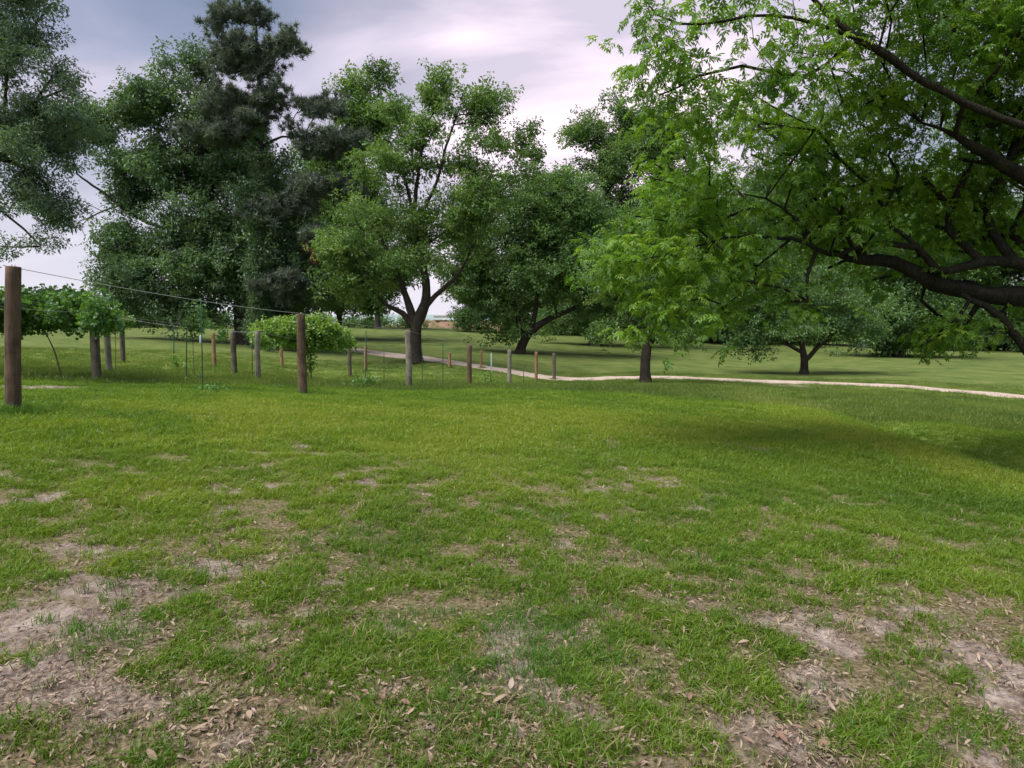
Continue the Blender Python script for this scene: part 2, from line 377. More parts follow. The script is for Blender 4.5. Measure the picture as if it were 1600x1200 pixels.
# ------------------------------------------------------------------ ground sheet
def build_ground():
    ang = np.concatenate([np.linspace(-180, -60, 50, endpoint=False), np.linspace(-60, 60, 520), np.linspace(60, 180, 51)[1:-1]])
    ang = np.radians(ang)
    rad = np.concatenate([[0.02, .3, .6, .9], np.geomspace(1.2, 9, 250), np.geomspace(9.1, 130, 330), np.geomspace(133, 3000, 50)])
    A, R = np.meshgrid(ang, rad)
    X = R * np.sin(A); Y = R * np.cos(A)
    Z = hgt(X, Y)
    b = bare(X, Y); lu = lushness(X, Y)
    Z = Z - b * 0.012
    nr, na = X.shape
    verts = np.stack([X, Y, Z], -1).reshape(-1, 3)
    i, j = np.meshgrid(np.arange(nr - 1), np.arange(na), indexing='ij')
    j2 = (j + 1) % na
    f = np.stack([i * na + j, i * na + j2, (i + 1) * na + j2, (i + 1) * na + j], -1).reshape(-1, 4)
    f = f[:, ::-1]
    me = bpy.data.meshes.new('lawn')
    me.vertices.add(len(verts)); me.vertices.foreach_set('co', verts.ravel())
    me.loops.add(f.size); me.loops.foreach_set('vertex_index', f.ravel().astype(np.int32))
    me.polygons.add(len(f)); me.polygons.foreach_set('loop_start', np.arange(0, f.size, 4, dtype=np.int32))
    me.update(calc_edges=True)
    me.polygons.foreach_set('use_smooth', [True] * len(f))
    for nm, arr in (('bare', b), ('lush', lu)):
        a = me.attributes.new(nm, 'FLOAT', 'POINT'); a.data.foreach_set('value', arr.ravel().astype(np.float32))
    m, t, out = new_mat('lawn and sandy soil')
    tcn = N(t, 'ShaderNodeTexCoord'); ob = tcn.outputs['Object']
    ab = N(t, 'ShaderNodeAttribute', attribute_name='bare'); al = N(t, 'ShaderNodeAttribute', attribute_name='lush')
    sp = N(t, 'ShaderNodeSeparateXYZ'); L(t, ob, sp.inputs[0])
    dist = N(t, 'ShaderNodeVectorMath', operation='LENGTH'); L(t, ob, dist.inputs[0])
    # soil: pinkish sand with darker crumbs and humus
    s1 = noise(t, ob, 7, 6, .65); s2 = noise(t, ob, 60, 5, .7); s3 = noise(t, ob, 230, 3, .6)
    sf = math_node(t, 'ADD', math_node(t, 'MULTIPLY', s1, .55), math_node(t, 'ADD', math_node(t, 'MULTIPLY', s2, .35), math_node(t, 'MULTIPLY', s3, .2)))
    soil = ramp(t, sf, [(.40, (.065, .047, .035)), (.50, (.16, .122, .10)), (.61, (.30, .245, .215)), (.74, (.50, .44, .42))])
    # turf base between the blades
    g1 = noise(t, ob, 45, 5, .7); g2 = noise(t, ob, 3.0, 5, .6); g3 = noise(t, ob, .55, 4, .55)
    thatch = ramp(t, g1, [(.35, (.045, .040, .018)), (.50, (.125, .105, .055)), (.66, (.26, .20, .145))])
    gf = math_node(t, 'ADD', math_node(t, 'MULTIPLY', g2, .45), math_node(t, 'ADD', math_node(t, 'MULTIPLY', al.outputs['Fac'], .35), math_node(t, 'MULTIPLY', g3, .3)))
    far = ramp(t, gf, [(.32, (.063, .115, .022)), (.52, (.12, .18, .034)), (.72, (.185, .24, .056))])
    # beyond the drive the sward is drier
    dry = ramp(t, math_node(t, 'ADD', g3, math_node(t, 'MULTIPLY', g2, .4)), [(.45, (.048, .080, .022)), (.65, (.085, .118, .032)), (.9, (.135, .155, .05))])
    fard = ramp(t, math_node(t, 'DIVIDE', dist.outputs['Value'], 100), [(.34, 0.0), (.46, .85), (.7, 1.0)])
    far = mixc(t, fard, far, dry)
    k = ramp(t, math_node(t, 'DIVIDE', dist.outputs['Value'], 40), [(.12, 0.0), (.42, 1.0)])
    turf = mixc(t, k, thatch, far)
    bm = ramp(t, math_node(t, 'ADD', ab.outputs['Fac'], math_node(t, 'MULTIPLY', math_node(t, 'SUBTRACT', g1, .5), .6)), [(.18, 0.0), (.75, 1.0)])
    col = mixc(t, bm, turf, soil)
    h = math_node(t, 'ADD', s2, math_node(t, 'ADD', s1, math_node(t, 'MULTIPLY', s3, .4)))
    bsdf(t, out, col, .95, .08, bump(t, h, .55, .03))
    me.materials.append(m)
    o = link(bpy.data.objects.new('lawn', me))
    return tag(o, 'patchy green lawn with bare sandy spots rolling down to the drive', None, None, 'structure')
lawn = build_ground()

# ------------------------------------------------------------------ drive
def smooth_line(pts, n):
    pts = np.array(pts, float); d = np.r_[0, np.cumsum(np.linalg.norm(np.diff(pts, axis=0), axis=1))]
    s = np.linspace(0, d[-1], n)
    out = []
    for k in range(pts.shape[1]):
        # Catmull-Rom through the points
        idx = np.clip(np.searchsorted(d, s, side='right') - 1, 0, len(pts) - 2)
        tt = (s - d[idx]) / (d[idx + 1] - d[idx])
        m = np.gradient(pts[:, k], d)
        h = d[idx + 1] - d[idx]
        p0 = pts[idx, k]; p1 = pts[idx + 1, k]; m0 = m[idx] * h; m1 = m[idx + 1] * h
        out.append((2 * tt ** 3 - 3 * tt ** 2 + 1) * p0 + (tt ** 3 - 2 * tt ** 2 + tt) * m0 + (-2 * tt ** 3 + 3 * tt ** 2) * p1 + (tt ** 3 - tt ** 2) * m1)
    return np.stack(out, 1)
DRIVE = [(440, 543, 66), (500, 544, 62), (560, 549, 56), (648, 558, 49.5), (720, 567, 46), (800, 575, 43.5), (900, 583.5, 41), (1000, 589.5, 39), (1100, 592.5, 38.5), (1200, 595, 38), (1300, 598, 37), (1400, 603, 35), (1500, 612, 32.5), (1600, 622, 30), (1700, 634, 27.5), (1850, 650, 24)]
dl = np.array([P(a, b, c)[:2] for a, b, c in DRIVE])
dl = smooth_line(dl, 420)
def build_drive():
    tng = np.gradient(dl, axis=0); tng /= np.linalg.norm(tng, axis=1)[:, None]
    nrm = np.stack([-tng[:, 1], tng[:, 0]], 1)
    cols = 13
    s = np.arange(len(dl))
    V = []
    for c in range(cols):
        u = c / (cols - 1) * 2 - 1
        w = 1.25 + (fbm(s * .12, s * 0 + c * 0.0 + (3 if u > 0 else 9), 61, 4) - .5) * 0.8
        p = dl + nrm * (u * w)[:, None]
        z = hgt(p[:, 0], p[:, 1]) + 0.045 - 0.05 * max(0, abs(u) - .8) / .2 - .018 * math.exp(-((abs(u) - .5) / .16) ** 2)
        V.append(np.c_[p, z])
    V = np.stack(V, 1).reshape(-1, 3)
    fs = [(i * cols + j, i * cols + j + 1, (i + 1) * cols + j + 1, (i + 1) * cols + j) for i in range(len(dl) - 1) for j in range(cols - 1)]
    m, t, out = new_mat('pale gravel drive')
    tcn = N(t, 'ShaderNodeTexCoord'); ob = tcn.outputs['Object']
    a = noise(t, ob, 2.5, 5, .65); b = noise(t, ob, 30, 4, .7)
    col = ramp(t, math_node(t, 'ADD', math_node(t, 'MULTIPLY', a, .6), math_node(t, 'MULTIPLY', b, .45)), [(.38, (.28, .21, .175)), (.52, (.42, .33, .28)), (.7, (.55, .45, .395))])
    bsdf(t, out, col, .95, .1, bump(t, b, .6, .02))
    o = mesh_obj('gravel_drive', V, fs, m)
    return tag(o, 'pale pinkish gravel drive curving across the lawn behind the posts', None, None, 'structure')
build_drive()

# ------------------------------------------------------------------ scatter (leaves, needles, grass) by points with leaf-spray instances
def spray_objs(name, meshes, mat):
    col = bpy.data.collections.new(name)
    for i, (v, f) in enumerate(meshes):
        me = bpy.data.meshes.new(name); me.from_pydata(v, [], f); me.materials.append(mat)
        o = bpy.data.objects.new('%s_%02d' % (name, i), me); col.objects.link(o)
    return col
GN = {}
def gn_group(col):
    if col.name in GN: return GN[col.name]
    g = bpy.data.node_groups.new('scatter ' + col.name, 'GeometryNodeTree')
    g.interface.new_socket('Geometry', in_out='INPUT', socket_type='NodeSocketGeometry')
    g.interface.new_socket('Geometry', in_out='OUTPUT', socket_type='NodeSocketGeometry')
    gi = g.nodes.new('NodeGroupInput'); go = g.nodes.new('NodeGroupOutput')
    ip = g.nodes.new('GeometryNodeInstanceOnPoints')
    ci = g.nodes.new('GeometryNodeCollectionInfo'); ci.inputs['Collection'].default_value = col
    ci.inputs['Separate Children'].default_value = True; ci.inputs['Reset Children'].default_value = True
    def na(nm, ty):
        n = g.nodes.new('GeometryNodeInputNamedAttribute'); n.data_type = ty; n.inputs['Name'].default_value = nm; return n.outputs['Attribute']
    er = g.nodes.new('FunctionNodeEulerToRotation')
    L(g, na('rot', 'FLOAT_VECTOR'), er.inputs[0]); L(g, er.outputs[0], ip.inputs['Rotation'])
    L(g, na('size', 'FLOAT'), ip.inputs['Scale']); L(g, na('pick', 'INT'), ip.inputs['Instance Index'])
    ip.inputs['Pick Instance'].default_value = True
    L(g, gi.outputs[0], ip.inputs['Points']); L(g, ci.outputs[0], ip.inputs['Instance']); L(g, ip.outputs[0], go.inputs[0])
    GN[col.name] = g
    return g
def scatter(name, col, pos, rot, size, tint, mat, parent=None, pick=None):
    if isinstance(col, str): col = SP.get_for(col, mat)
    pos = np.asarray(pos, np.float32); n = len(pos)
    me = bpy.data.meshes.new(name); me.vertices.add(n); me.vertices.foreach_set('co', pos.ravel())
    for nm, ty, arr in (('rot', 'FLOAT_VECTOR', rot), ('size', 'FLOAT', size), ('tint', 'FLOAT', tint)):
        a = me.attributes.new(nm, ty, 'POINT'); a.data.foreach_set('vector' if ty == 'FLOAT_VECTOR' else 'value', np.asarray(arr, np.float32).ravel())
    a = me.attributes.new('pick', 'INT', 'POINT')
    k = len(col.objects)
    a.data.foreach_set('value', (rng.integers(0, k, n) if pick is None else pick).astype(np.int32))
    me.materials.append(mat)
    o = link(bpy.data.objects.new(name, me), parent)
    md = o.modifiers.new('scatter', 'NODES'); md.node_group = gn_group(col)
    return o

def leaf_geo(V, Fc, base, d, up, ln, w, fold=.25, droop=.15, detail=1):
    """one leaf from base along d, blade normal about up"""
    side = np.cross(d, up); side /= np.linalg.norm(side) + 1e-9
    nrm = np.cross(side, d)
    i = len(V)
    if detail == 0:
        V += [tuple(base), tuple(base + d * ln * .5 + side * w * .5 + nrm * fold * w * .5), tuple(base + d * ln - nrm * droop * ln), tuple(base + d * ln * .5 - side * w * .5 + nrm * fold * w * .5)]
        Fc += [(i, i + 1, i + 2), (i, i + 2, i + 3)]
    else:
        prof = [(.3, .85), (.65, .8)]
        V.append(tuple(base))
        for s, q in prof:
            c = base + d * ln * s - nrm * droop * ln * s * s
            V += [tuple(c + side * w * .5 * q + nrm * fold * w * .4), tuple(c), tuple(c - side * w * .5 * q + nrm * fold * w * .4)]
        V.append(tuple(base + d * ln - nrm * droop * ln))
        Fc += [(i, i + 1, i + 2), (i, i + 2, i + 3), (i + 1, i + 4, i + 5, i + 2), (i + 2, i + 5, i + 6, i + 3), (i + 4, i + 7, i + 5), (i + 5, i + 7, i + 6)]
def unit(v): return v / (np.linalg.norm(v) + 1e-9)
def spray_broad(n=26, R=.34, ln=.13, w=.07, seed=0, flat=.6):
    r = np.random.default_rng(seed); V = []; Fc = []
    for _ in range(n):
        p = r.normal(0, 1, 3); p = unit(p) * R * r.random() ** .45; p[2] *= flat
        d = unit(unit(p) + r.normal(0, .55, 3) + np.array([0, 0, -.25]))
        up = unit(np.array([0, 0, 1.0]) + r.normal(0, .6, 3))
        s = r.uniform(.7, 1.25)
        leaf_geo(V, Fc, p, d, up, ln * s, w * s, detail=0)
    return V, Fc
def spray_pecan(n=5, seed=0, rl=.25, ll=.092):
    """a twig end with several drooping compound leaves, each of paired narrow leaflets"""
    r = np.random.default_rng(seed); V = []; Fc = []
    for k in range(n):
        a = k * 2.4 + r.uniform(-.4, .4); el = r.uniform(-.35, .55)
        d = np.array([math.cos(a) * math.cos(el), math.sin(a) * math.cos(el), math.sin(el)])
        p = r.normal(0, .05, 3)
        seg = 6; pr = None
        L_ = rl * r.uniform(.75, 1.25)
        for s in range(seg):
            step = L_ / seg
            q = p + d * step
            side = unit(np.cross(d, [0, 0, 1.0])); up = np.cross(side, d)
            i = len(V); wv = side * .0018
            V += [tuple(p - wv), tuple(p + wv), tuple(q + wv), tuple(q - wv)]; Fc.append((i, i + 1, i + 2, i + 3))
            if s > 0:
                for sg in (-1, 1):
                    ld = unit(side * sg * .85 + d * r.uniform(.35, .8) + up * r.uniform(-.45, .05))
                    leaf_geo(V, Fc, q, ld, unit(up + r.normal(0, .25, 3)), ll * r.uniform(.75, 1.15) * (1 - .05 * abs(s - 3.5)), ll * .34, droop=.22, detail=1)
            p = q; d = unit(d + np.array([0, 0, -.16]) + r.normal(0, .05, 3))
        leaf_geo(V, Fc, p, d, up, ll * 1.1, ll * .36, detail=1)
    return V, Fc
def spray_needle(n=44, R=.27, w=.034, seed=0):
    r = np.random.default_rng(seed); V = []; Fc = []
    for _ in range(n):
        d = unit(r.normal(0, 1, 3) + np.array([0, 0, .5])); side = unit(np.cross(d, r.normal(0, 1, 3)))
        b = r.normal(0, .04, 3); ln = R * r.uniform(.7, 1.2); i = len(V)
        V += [tuple(b - side * w / 2), tuple(b + side * w / 2), tuple(b + d * ln)]; Fc.append((i, i + 1, i + 2))
    return V, Fc
def spray_grape(n=11, R=.2, ln=.12, seed=0):
    r = np.random.default_rng(seed); V = []; Fc = []
    for _ in range(n):
        c = r.normal(0, 1, 3); c = unit(c) * R * r.random() ** .5
        nr = unit(r.normal(0, .55, 3) + np.array([0, -.15, .75])); a = unit(np.cross(nr, r.normal(0, 1, 3))); b = np.cross(nr, a)
        s = ln * r.uniform(.6, 1.15) * .5; i = len(V)
        V.append(tuple(c - nr * s * .18))
        rr = [1, .72, 1.0, .75, .95, .45, .95, .75, 1.0, .72]
        for k in range(10):
            th = k / 10 * 2 * math.pi
            V.append(tuple(c + (a * math.cos(th) + b * math.sin(th)) * s * rr[k] + nr * r.normal(0, .08) * s))
        Fc += [(i, i + 1 + k, i + 1 + (k + 1) % 10) for k in range(10)]
    return V, Fc
def tuft(n=13, h=.065, spread=.03, w=.0042, seed=0, lean=.5, seg=2):
    r = np.random.default_rng(seed); V = []; Fc = []
    for _ in range(n):
        b = np.array([r.normal(0, spread), r.normal(0, spread), -.006]); a = r.uniform(0, 2 * math.pi); hh = h * r.uniform(.5, 1.3); l = r.uniform(.1, 1) * lean
        out = np.array([math.cos(a), math.sin(a), 0]); th = r.uniform(0, math.pi); sd = np.array([math.cos(th), math.sin(th), 0]) * w * .5 * r.uniform(.7, 1.3)
        i = len(V)
        if seg == 1:
            tip = b + out * hh * l + np.array([0, 0, hh]); V += [tuple(b - sd), tuple(b + sd), tuple(tip)]; Fc.append((i, i + 1, i + 2)); continue
        p1 = b + out * hh * l * .3 + np.array([0, 0, hh * .55]); p2 = b + out * hh * l * 1.25 + np.array([0, 0, hh * (1 - .3 * l)])
        V += [tuple(b - sd), tuple(b + sd), tuple(p1 + sd * .85), tuple(p1 - sd * .85), tuple(p2)]
        Fc += [(i, i + 1, i + 2, i + 3), (i + 3, i + 2, i + 4)]
    return V, Fc

SP = {}
class Sprays(dict):
    def get_for(self, key, mat):
        if (key, mat.name) not in self: self[(key, mat.name)] = spray_objs(key + ' ' + mat.name, RAW[key], mat)
        return self[(key, mat.name)]
RAW = {}
SP = Sprays()
def sprays(key, builder, mat, k=4, **kw): RAW[key] = [builder(seed=i * 7 + 3, **kw) for i in range(k)]

# ------------------------------------------------------------------ trees
def tube_mesh(chains, sides_fn, jitter=0.0):
    V = []; Fc = []; r_ = np.random.default_rng(5)
    for pts, rad in chains:
        n = len(pts)
        if n < 2: continue
        sides = sides_fn(rad[0])
        tg = np.gradient(pts, axis=0); tg /= np.linalg.norm(tg, axis=1)[:, None] + 1e-9
        ref = np.array([1.0, 0, 0]) if abs(tg[0][0]) < .9 else np.array([0, 1.0, 0])
        u = unit(np.cross(tg[0], ref)); base = len(V)
        th = np.arange(sides) / sides * 2 * math.pi; c = np.cos(th)[:, None]; s = np.sin(th)[:, None]
        for i in range(n):
            u = unit(u - tg[i] * np.dot(u, tg[i])); v = np.cross(tg[i], u)
            rr = rad[i] * (1 + jitter * r_.normal(0, 1, sides))[:, None] if jitter else rad[i]
            V.extend((pts[i] + (c * u + s * v) * rr).tolist())
        for i in range(n - 1):
            for k in range(sides):
                a = base + i * sides + k; b = base + i * sides + (k + 1) % sides
                Fc.append((a, b, b + sides, a + sides))
        V.append((pts[-1] + tg[-1] * rad[-1]).tolist()); e = len(V) - 1; o = base + (n - 1) * sides
        Fc += [(o + k, o + (k + 1) % sides, e) for k in range(sides)]
    return V, Fc

DENS, GAP = 1.75, .06
def make_tree(name, label, cat, base, R, limbs, lobes, leafkey, leafcol, tint0=.5, group=None, dens=1.6, per=9, sig=.42, bark='bark', sag=0.0,
              spray_scale=1.0, fork=0, seed=1, tipmin=.008, extra=None, flat=.7, hero=False, shell=.5, crown_name='crown', sky_gap=.36):
    """limbs: list of polylines [(point, radius)], the first is the trunk; lobes: (centre, (rx, ry, rz)) in metres"""
    r = np.random.default_rng(seed)
    base = np.asarray(base, float)
    pos = []; par = []; fix = []; locked = []
    for li, lb in enumerate(limbs):
        pts = np.array([p for p, _ in lb]); rd = np.array([q for _, q in lb])
        d = np.sum(np.linalg.norm(np.diff(pts, axis=0), axis=1)); n = max(3, int(d / (.22 if hero else .45)))
        sm = smooth_line(np.c_[pts, rd], n)
        wob = (r.normal(0, 1, (n, 3)) * np.linspace(0, 1, n)[:, None]) * (.014 if hero else .03)
        sm[:, :3] += wob
        if li == 0: prev = -1
        else:
            q = np.array(pos); prev = int(np.argmin(np.linalg.norm(q - sm[0, :3], axis=1)))
        for k in range(n):
            if li > 0 and k == 0 and np.linalg.norm(np.array(pos[prev]) - sm[0, :3]) < .25: continue
            pos.append(sm[k, :3]); par.append(prev); fix.append(sm[k, 3]); locked.append(li == 0 and k < fork * n)
            prev = len(pos) - 1
    att = []
    for c, rv in lobes:
        vol = rv[0] * rv[2]
        n = max(3, int(dens * (DENS if not hero else (.8 if c[2] > 4.3 and c[0] < 3.2 else 1.1)) * vol * math.pi))
        rv = np.array(rv)
        K = max(5, int(n / 6)); subs = [(c + unit(r.normal(0, 1, 3)) * r.uniform(.35, .95) * rv, r.uniform(.26, .44) * rv.mean()) for _ in range(K)]
        for _ in range(n):
            v = unit(r.normal(0, 1, 3)) * r.random() ** shell
            p = c + v * rv
            if not hero and r.random() < .72:
                sc, sr = subs[r.integers(K)]; p = sc + v * sr * np.array([1.15, 1.15, .75])
            # clumpy: thin out by noise so the sky shows through
            q = fbm(np.array([p[0] * .55 + p[1] * .3]), np.array([p[2] * .62 + p[1] * .2]), 300 + seed, 3)[0]
            if q < sky_gap - (0 if hero else GAP): continue
            att.append(p)
    att = np.array(att)
    pos = [np.array(p) for p in pos]
    plen = []
    for i, p in enumerate(pos): plen.append(0 if par[i] < 0 else plen[par[i]] + np.linalg.norm(p - pos[par[i]]))
    top = pos[max(i for i in range(len(pos)) if True and par[i] >= -1 and (i < 1 or True))] if False else None
    start = np.mean([pos[i] for i in range(len(pos)) if not locked[i]], axis=0)
    order = np.argsort(np.linalg.norm(att - start, axis=1))
    arr = np.zeros((len(att) * 8 + len(pos) + 10, 3)); cost0 = np.full(len(arr), 1e9); cnt = len(pos)
    arr[:cnt] = pos
    for i in range(cnt): cost0[i] = plen[i] * .3 if not locked[i] else 1e6
    tips = []
    for ai in order:
        a = att[ai]
        dd = arr[:cnt] - a
        dist = np.sqrt((dd ** 2).sum(1))
        # prefer parents lower than the tip
        c = dist + cost0[:cnt] + np.maximum(0, arr[:cnt, 2] - a[2]) * .35
        j = int(np.argmin(c)); d = dist[j]; p0 = arr[j].copy()
        k = int(np.clip(d / (.4 if hero else .8), 1, 6))
        pd = unit(p0 - arr[par[j]]) if par[j] >= 0 else np.array([0, 0, 1.0])
        prev = j
        for s in range(1, k + 1):
            tt = s / k
            q = p0 * (1 - tt) + a * tt + pd * d * .35 * tt * (1 - tt) ** 1.0 + r.normal(0, .045 * d / k + .01, 3) * (tt < 1) + np.array([0, 0, -sag * d * tt * (1 - tt)])
            arr[cnt] = q; par.append(prev); fix.append(0); locked.append(False)
            plen.append(plen[prev] + np.linalg.norm(q - arr[prev])); cost0[cnt] = plen[-1] * .3
            prev = cnt; cnt += 1
            if cnt >= len(arr) - 8: break
        tips.append(prev)
        if cnt >= len(arr) - 8: break
    pos = arr[:cnt]; par = np.array(par[:cnt]); fix = np.array(fix[:cnt])
    # pipe model
    pw = 2.15
    w = np.zeros(cnt); isleaf = np.ones(cnt, bool); isleaf[par[par >= 0]] = False
    w[isleaf] = 1
    for i in range(cnt - 1, 0, -1):
        if par[i] >= 0: w[par[i]] += w[i]
    n_t = max(1, w[0])
    tip = max(tipmin, R / n_t ** (1 / pw) * .75)
    rad = tip * w ** (1 / pw)
    rad = np.minimum(rad, R)
    rad[fix > 0] = fix[fix > 0]
    for i in range(1, cnt):
        if par[i] >= 0 and fix[i] == 0: rad[i] = min(rad[i], rad[par[i]] * .85)
    kids = [[] for _ in range(cnt)]
    for i in range(cnt):
        if par[i] >= 0: kids[par[i]].append(i)
    chains = []; stack = [(0, None)]
    while stack:
        s, pp = stack.pop()
        pts = []; rr = []
        if pp is not None: pts.append(pos[pp]); rr.append(min(rad[pp] * .9, rad[s] * 1.15))
        cur = s
        while True:
            pts.append(pos[cur]); rr.append(rad[cur])
            if not kids[cur]: break
            ks = sorted(kids[cur], key=lambda q: -(w[q] + 1e4 * (fix[q] > 0)))
            for o in ks[1:]: stack.append((o, cur))
            cur = ks[0]
        if len(pts) > 1: chains.append((np.array(pts), np.array(rr)))
    # root flare
    p0, r0 = chains[0]; hh = p0[:, 2] - p0[0, 2]; r0 *= 1 + .45 * np.exp(-hh / .35)
    ch = [(p - base, q) for p, q in chains]
    V, Fc = tube_mesh(ch, (lambda q: 12 if q > .12 else (7 if q > .03 else 4)) if hero else (lambda q: 10 if q > .2 else (6 if q > .06 else 3)), .10 if hero else .05)
    root = empty(name, base); tag(root, label, cat, group)
    mesh_obj('trunk', V, Fc, M[bark], root)
    # leaf sprays round the branch tips
    tp = pos[tips]
    n = len(tp)
    clump = r.normal(0, .24, n)
    idx = np.repeat(np.arange(n), per)
    off = r.normal(0, 1, (len(idx), 3)) * sig * np.array([1, 1, flat])
    pp = tp[idx] + off
    keep = pp[:, 2] > hgt(pp[:, 0], pp[:, 1]) + .3
    pp = pp[keep]; idx = idx[keep]
    zrel = (pp[:, 2] - pp[:, 2].min()) / (np.ptp(pp[:, 2]) + .1)
    tint = np.clip(tint0 + clump[idx] + r.normal(0, .12, len(pp)), 0, 1)
    rot = np.c_[r.normal(0, .35, (len(pp), 2)), r.uniform(0, 6.28, len(pp))]
    cr = scatter(crown_name, leafkey, pp - base, rot, spray_scale * r.uniform(.8, 1.4, len(pp)), tint, M[leafcol], root)
    cr['kind'] = 'stuff'
    print('TREE', label[:30], len(tips), len(pp), len(V))
    return root, pos, tips

sprays('far leaves', spray_broad, 'leaf_pecan', n=32, ln=.16, w=.085); sprays('oak leaves', spray_broad, 'leaf_oak', n=38, ln=.14, w=.075)
sprays('back leaves', spray_broad, 'leaf_back', n=34, ln=.18, w=.10, R=.42)
sprays('left leaves', spray_broad, 'leaf_left', n=70, ln=.085, w=.036, R=.26)
sprays('light leaves', spray_broad, 'leaf_bright', n=32, ln=.13, w=.065, R=.3)
sprays('pecan leaves', spray_pecan, 'leaf_near', k=5)
sprays('pine needles', spray_needle, 'needle'); sprays('dead needles', spray_needle, 'needle_dead')
sprays('grape leaves', spray_grape, 'leaf_vine'); sprays('dark grape leaves', spray_grape, 'leaf_vine_dark')

def lob(lst, Y, dy=None, dr=None):
    """crown lobes seen at photo pixels (cx, cy, rx, ry[, extra depth]) at distance Y, as ellipsoids in metres"""
    out = []
    for q in lst:
        yy = Y + (q[4] if len(q) > 4 else 0)
        c = P(q[0], q[1], yy); s = yy / F
        out.append((c, (q[2] * s, (dr if dr else (q[2] + q[3]) / 2 * s), q[3] * s)))
    return out
def limb(pts, Y):
    """(px, py, width px[, extra depth])"""
    out = []
    for q in pts:
        yy = Y + (q[3] if len(q) > 3 else 0)
        out.append((P(q[0], q[1], yy), q[2] * .5 * yy / F))
    return out

# great oak with a leafy ivy-hung pine in front of the left middle
make_tree('oak_tree', 'huge dark spreading oak beside the tall pine, its thick trunk behind the grey posts', 'tree', G(380, 52), .7,
          [limb([(381, 541, 26), (378, 500, 24), (376, 460, 22), (372, 420, 17), (366, 370, 12)], 52),
           limb([(376, 450, 14), (350, 410, 11), (310, 370, 8), (250, 355, 6), (215, 340, 5), (160, 300, 4), (120, 272, 2.5)], 52),
           limb([(376, 440, 15), (390, 400, 11), (430, 370, 8), (480, 340, 6)], 52),
           limb([(370, 390, 10), (340, 330, 8), (318, 260, 6), (305, 190, 4)], 52)],
          lob([(250, 260, 75, 50), (225, 165, 52, 36), (275, 95, 46, 36), (320, 180, 50, 40), (150, 190, 50, 32), (110, 205, 28, 30), (185, 300, 38, 34), (215, 410, 52, 50), (300, 340, 75, 55), (390, 300, 75, 70),
               (300, 430, 80, 60), (430, 400, 85, 70), (520, 430, 50, 55), (200, 455, 40, 34), (400, 470, 70, 30), (280, 480, 60, 25), (330, 240, 60, 50, 3), (185, 360, 22, 22)], 52),
          'oak leaves', 'leaf_oak', .45, dens=1.15, per=10, sig=.72, seed=11, fork=.45, spray_scale=1.5, sky_gap=.42)
oak = bpy.data.objects['oak_tree']
def dead_limb(paths, Y, lab):
    b = np.array(oak.location); ch = []
    for p in paths:
        q = limb(p, Y); a = smooth_line(np.array([np.r_[x - b, w] for x, w in q]), 5 * len(q)); ch.append((a[:, :3], a[:, 3]))
    V, Fc = tube_mesh(ch, lambda q: 5, .05); o = mesh_obj('dead_limb', V, Fc, M['bark_grey'], oak); o['label'] = lab
dead_limb([[(420, 452, 4), (395, 440, 3.5), (372, 437, 3), (350, 452, 2.5), (336, 462, 1.6)], [(372, 437, 2.4), (360, 446, 2), (352, 458, 1.2)]], 50.5, 'bare grey broken limb')
dead_limb([[(185, 322, 3), (160, 330, 2.4), (140, 340, 2), (122, 348, 1.4), (118, 362, 1)], [(140, 340, 1.4), (128, 355, 1), (134, 372, .8)], [(160, 330, 1.4), (140, 322, 1), (122, 330, .7)]], 52, 'bare twiggy dead limb end')

def make_pine():
    Y = 49
    root, pos, tips = make_tree('pine_tree', 'tall ragged dark pine rising above the oak, ivy climbing its trunk', 'tree', G(404, Y), .34,
        [limb([(404, 545, 13), (404, 440, 12), (406, 330, 11), (408, 200, 8), (404, 110, 5), (398, 30, 3)], Y)],
        lob([(395, 30, 40, 22), (350, 55, 34, 16), (450, 75, 32, 18), (395, 90, 70, 34), (420, 150, 60, 28), (350, 150, 50, 20), (500, 165, 40, 22), (400, 200, 80, 24), (510, 225, 62, 26), (330, 215, 45, 15),
             (530, 290, 42, 18), (470, 290, 50, 30), (430, 330, 60, 20), (500, 370, 40, 14), (440, 450, 45, 22)], Y, dr=2.2),
        'pine needles', 'needle', .45, dens=2.1, per=9, sig=.40, seed=23, fork=.1, spray_scale=1.35, flat=.5, sky_gap=.34)
    r = np.random.default_rng(3)
    n = 1000
    t = r.random(n); py = 540 - t * 340; a = r.uniform(0, 6.28, n); rr = .35 + .45 * r.random(n) * (1 + .6 * np.sin(t * 23))
    b = G(404, Y)
    c = np.array([P(404 + 2 * q, p, Y) for q, p in zip(t, py)])
    pts = c + np.c_[np.cos(a) * rr, np.sin(a) * rr, r.normal(0, .2, n)]
    tag_stuff(scatter('ivy', 'oak leaves', pts - b, np.c_[r.normal(0, .4, (n, 2)), r.uniform(0, 6.28, n)], r.uniform(.6, 1.1, n), np.clip(r.normal(.55, .2, n), 0, 1), M['leaf_oak'], root))
    n = 36
    c = P(490, 396, Y - .5); pts = c + r.normal(0, 1, (n, 3)) * np.array([.28, .3, .36])
    o = scatter('dead_branch', 'dead needles', pts - b, r.uniform(0, 6, (n, 3)), r.uniform(.6, 1.0, n), r.random(n), M['needle_dead'], root)
    tag(o, 'red brown clump of dead needles', kind='stuff')
make_pine()

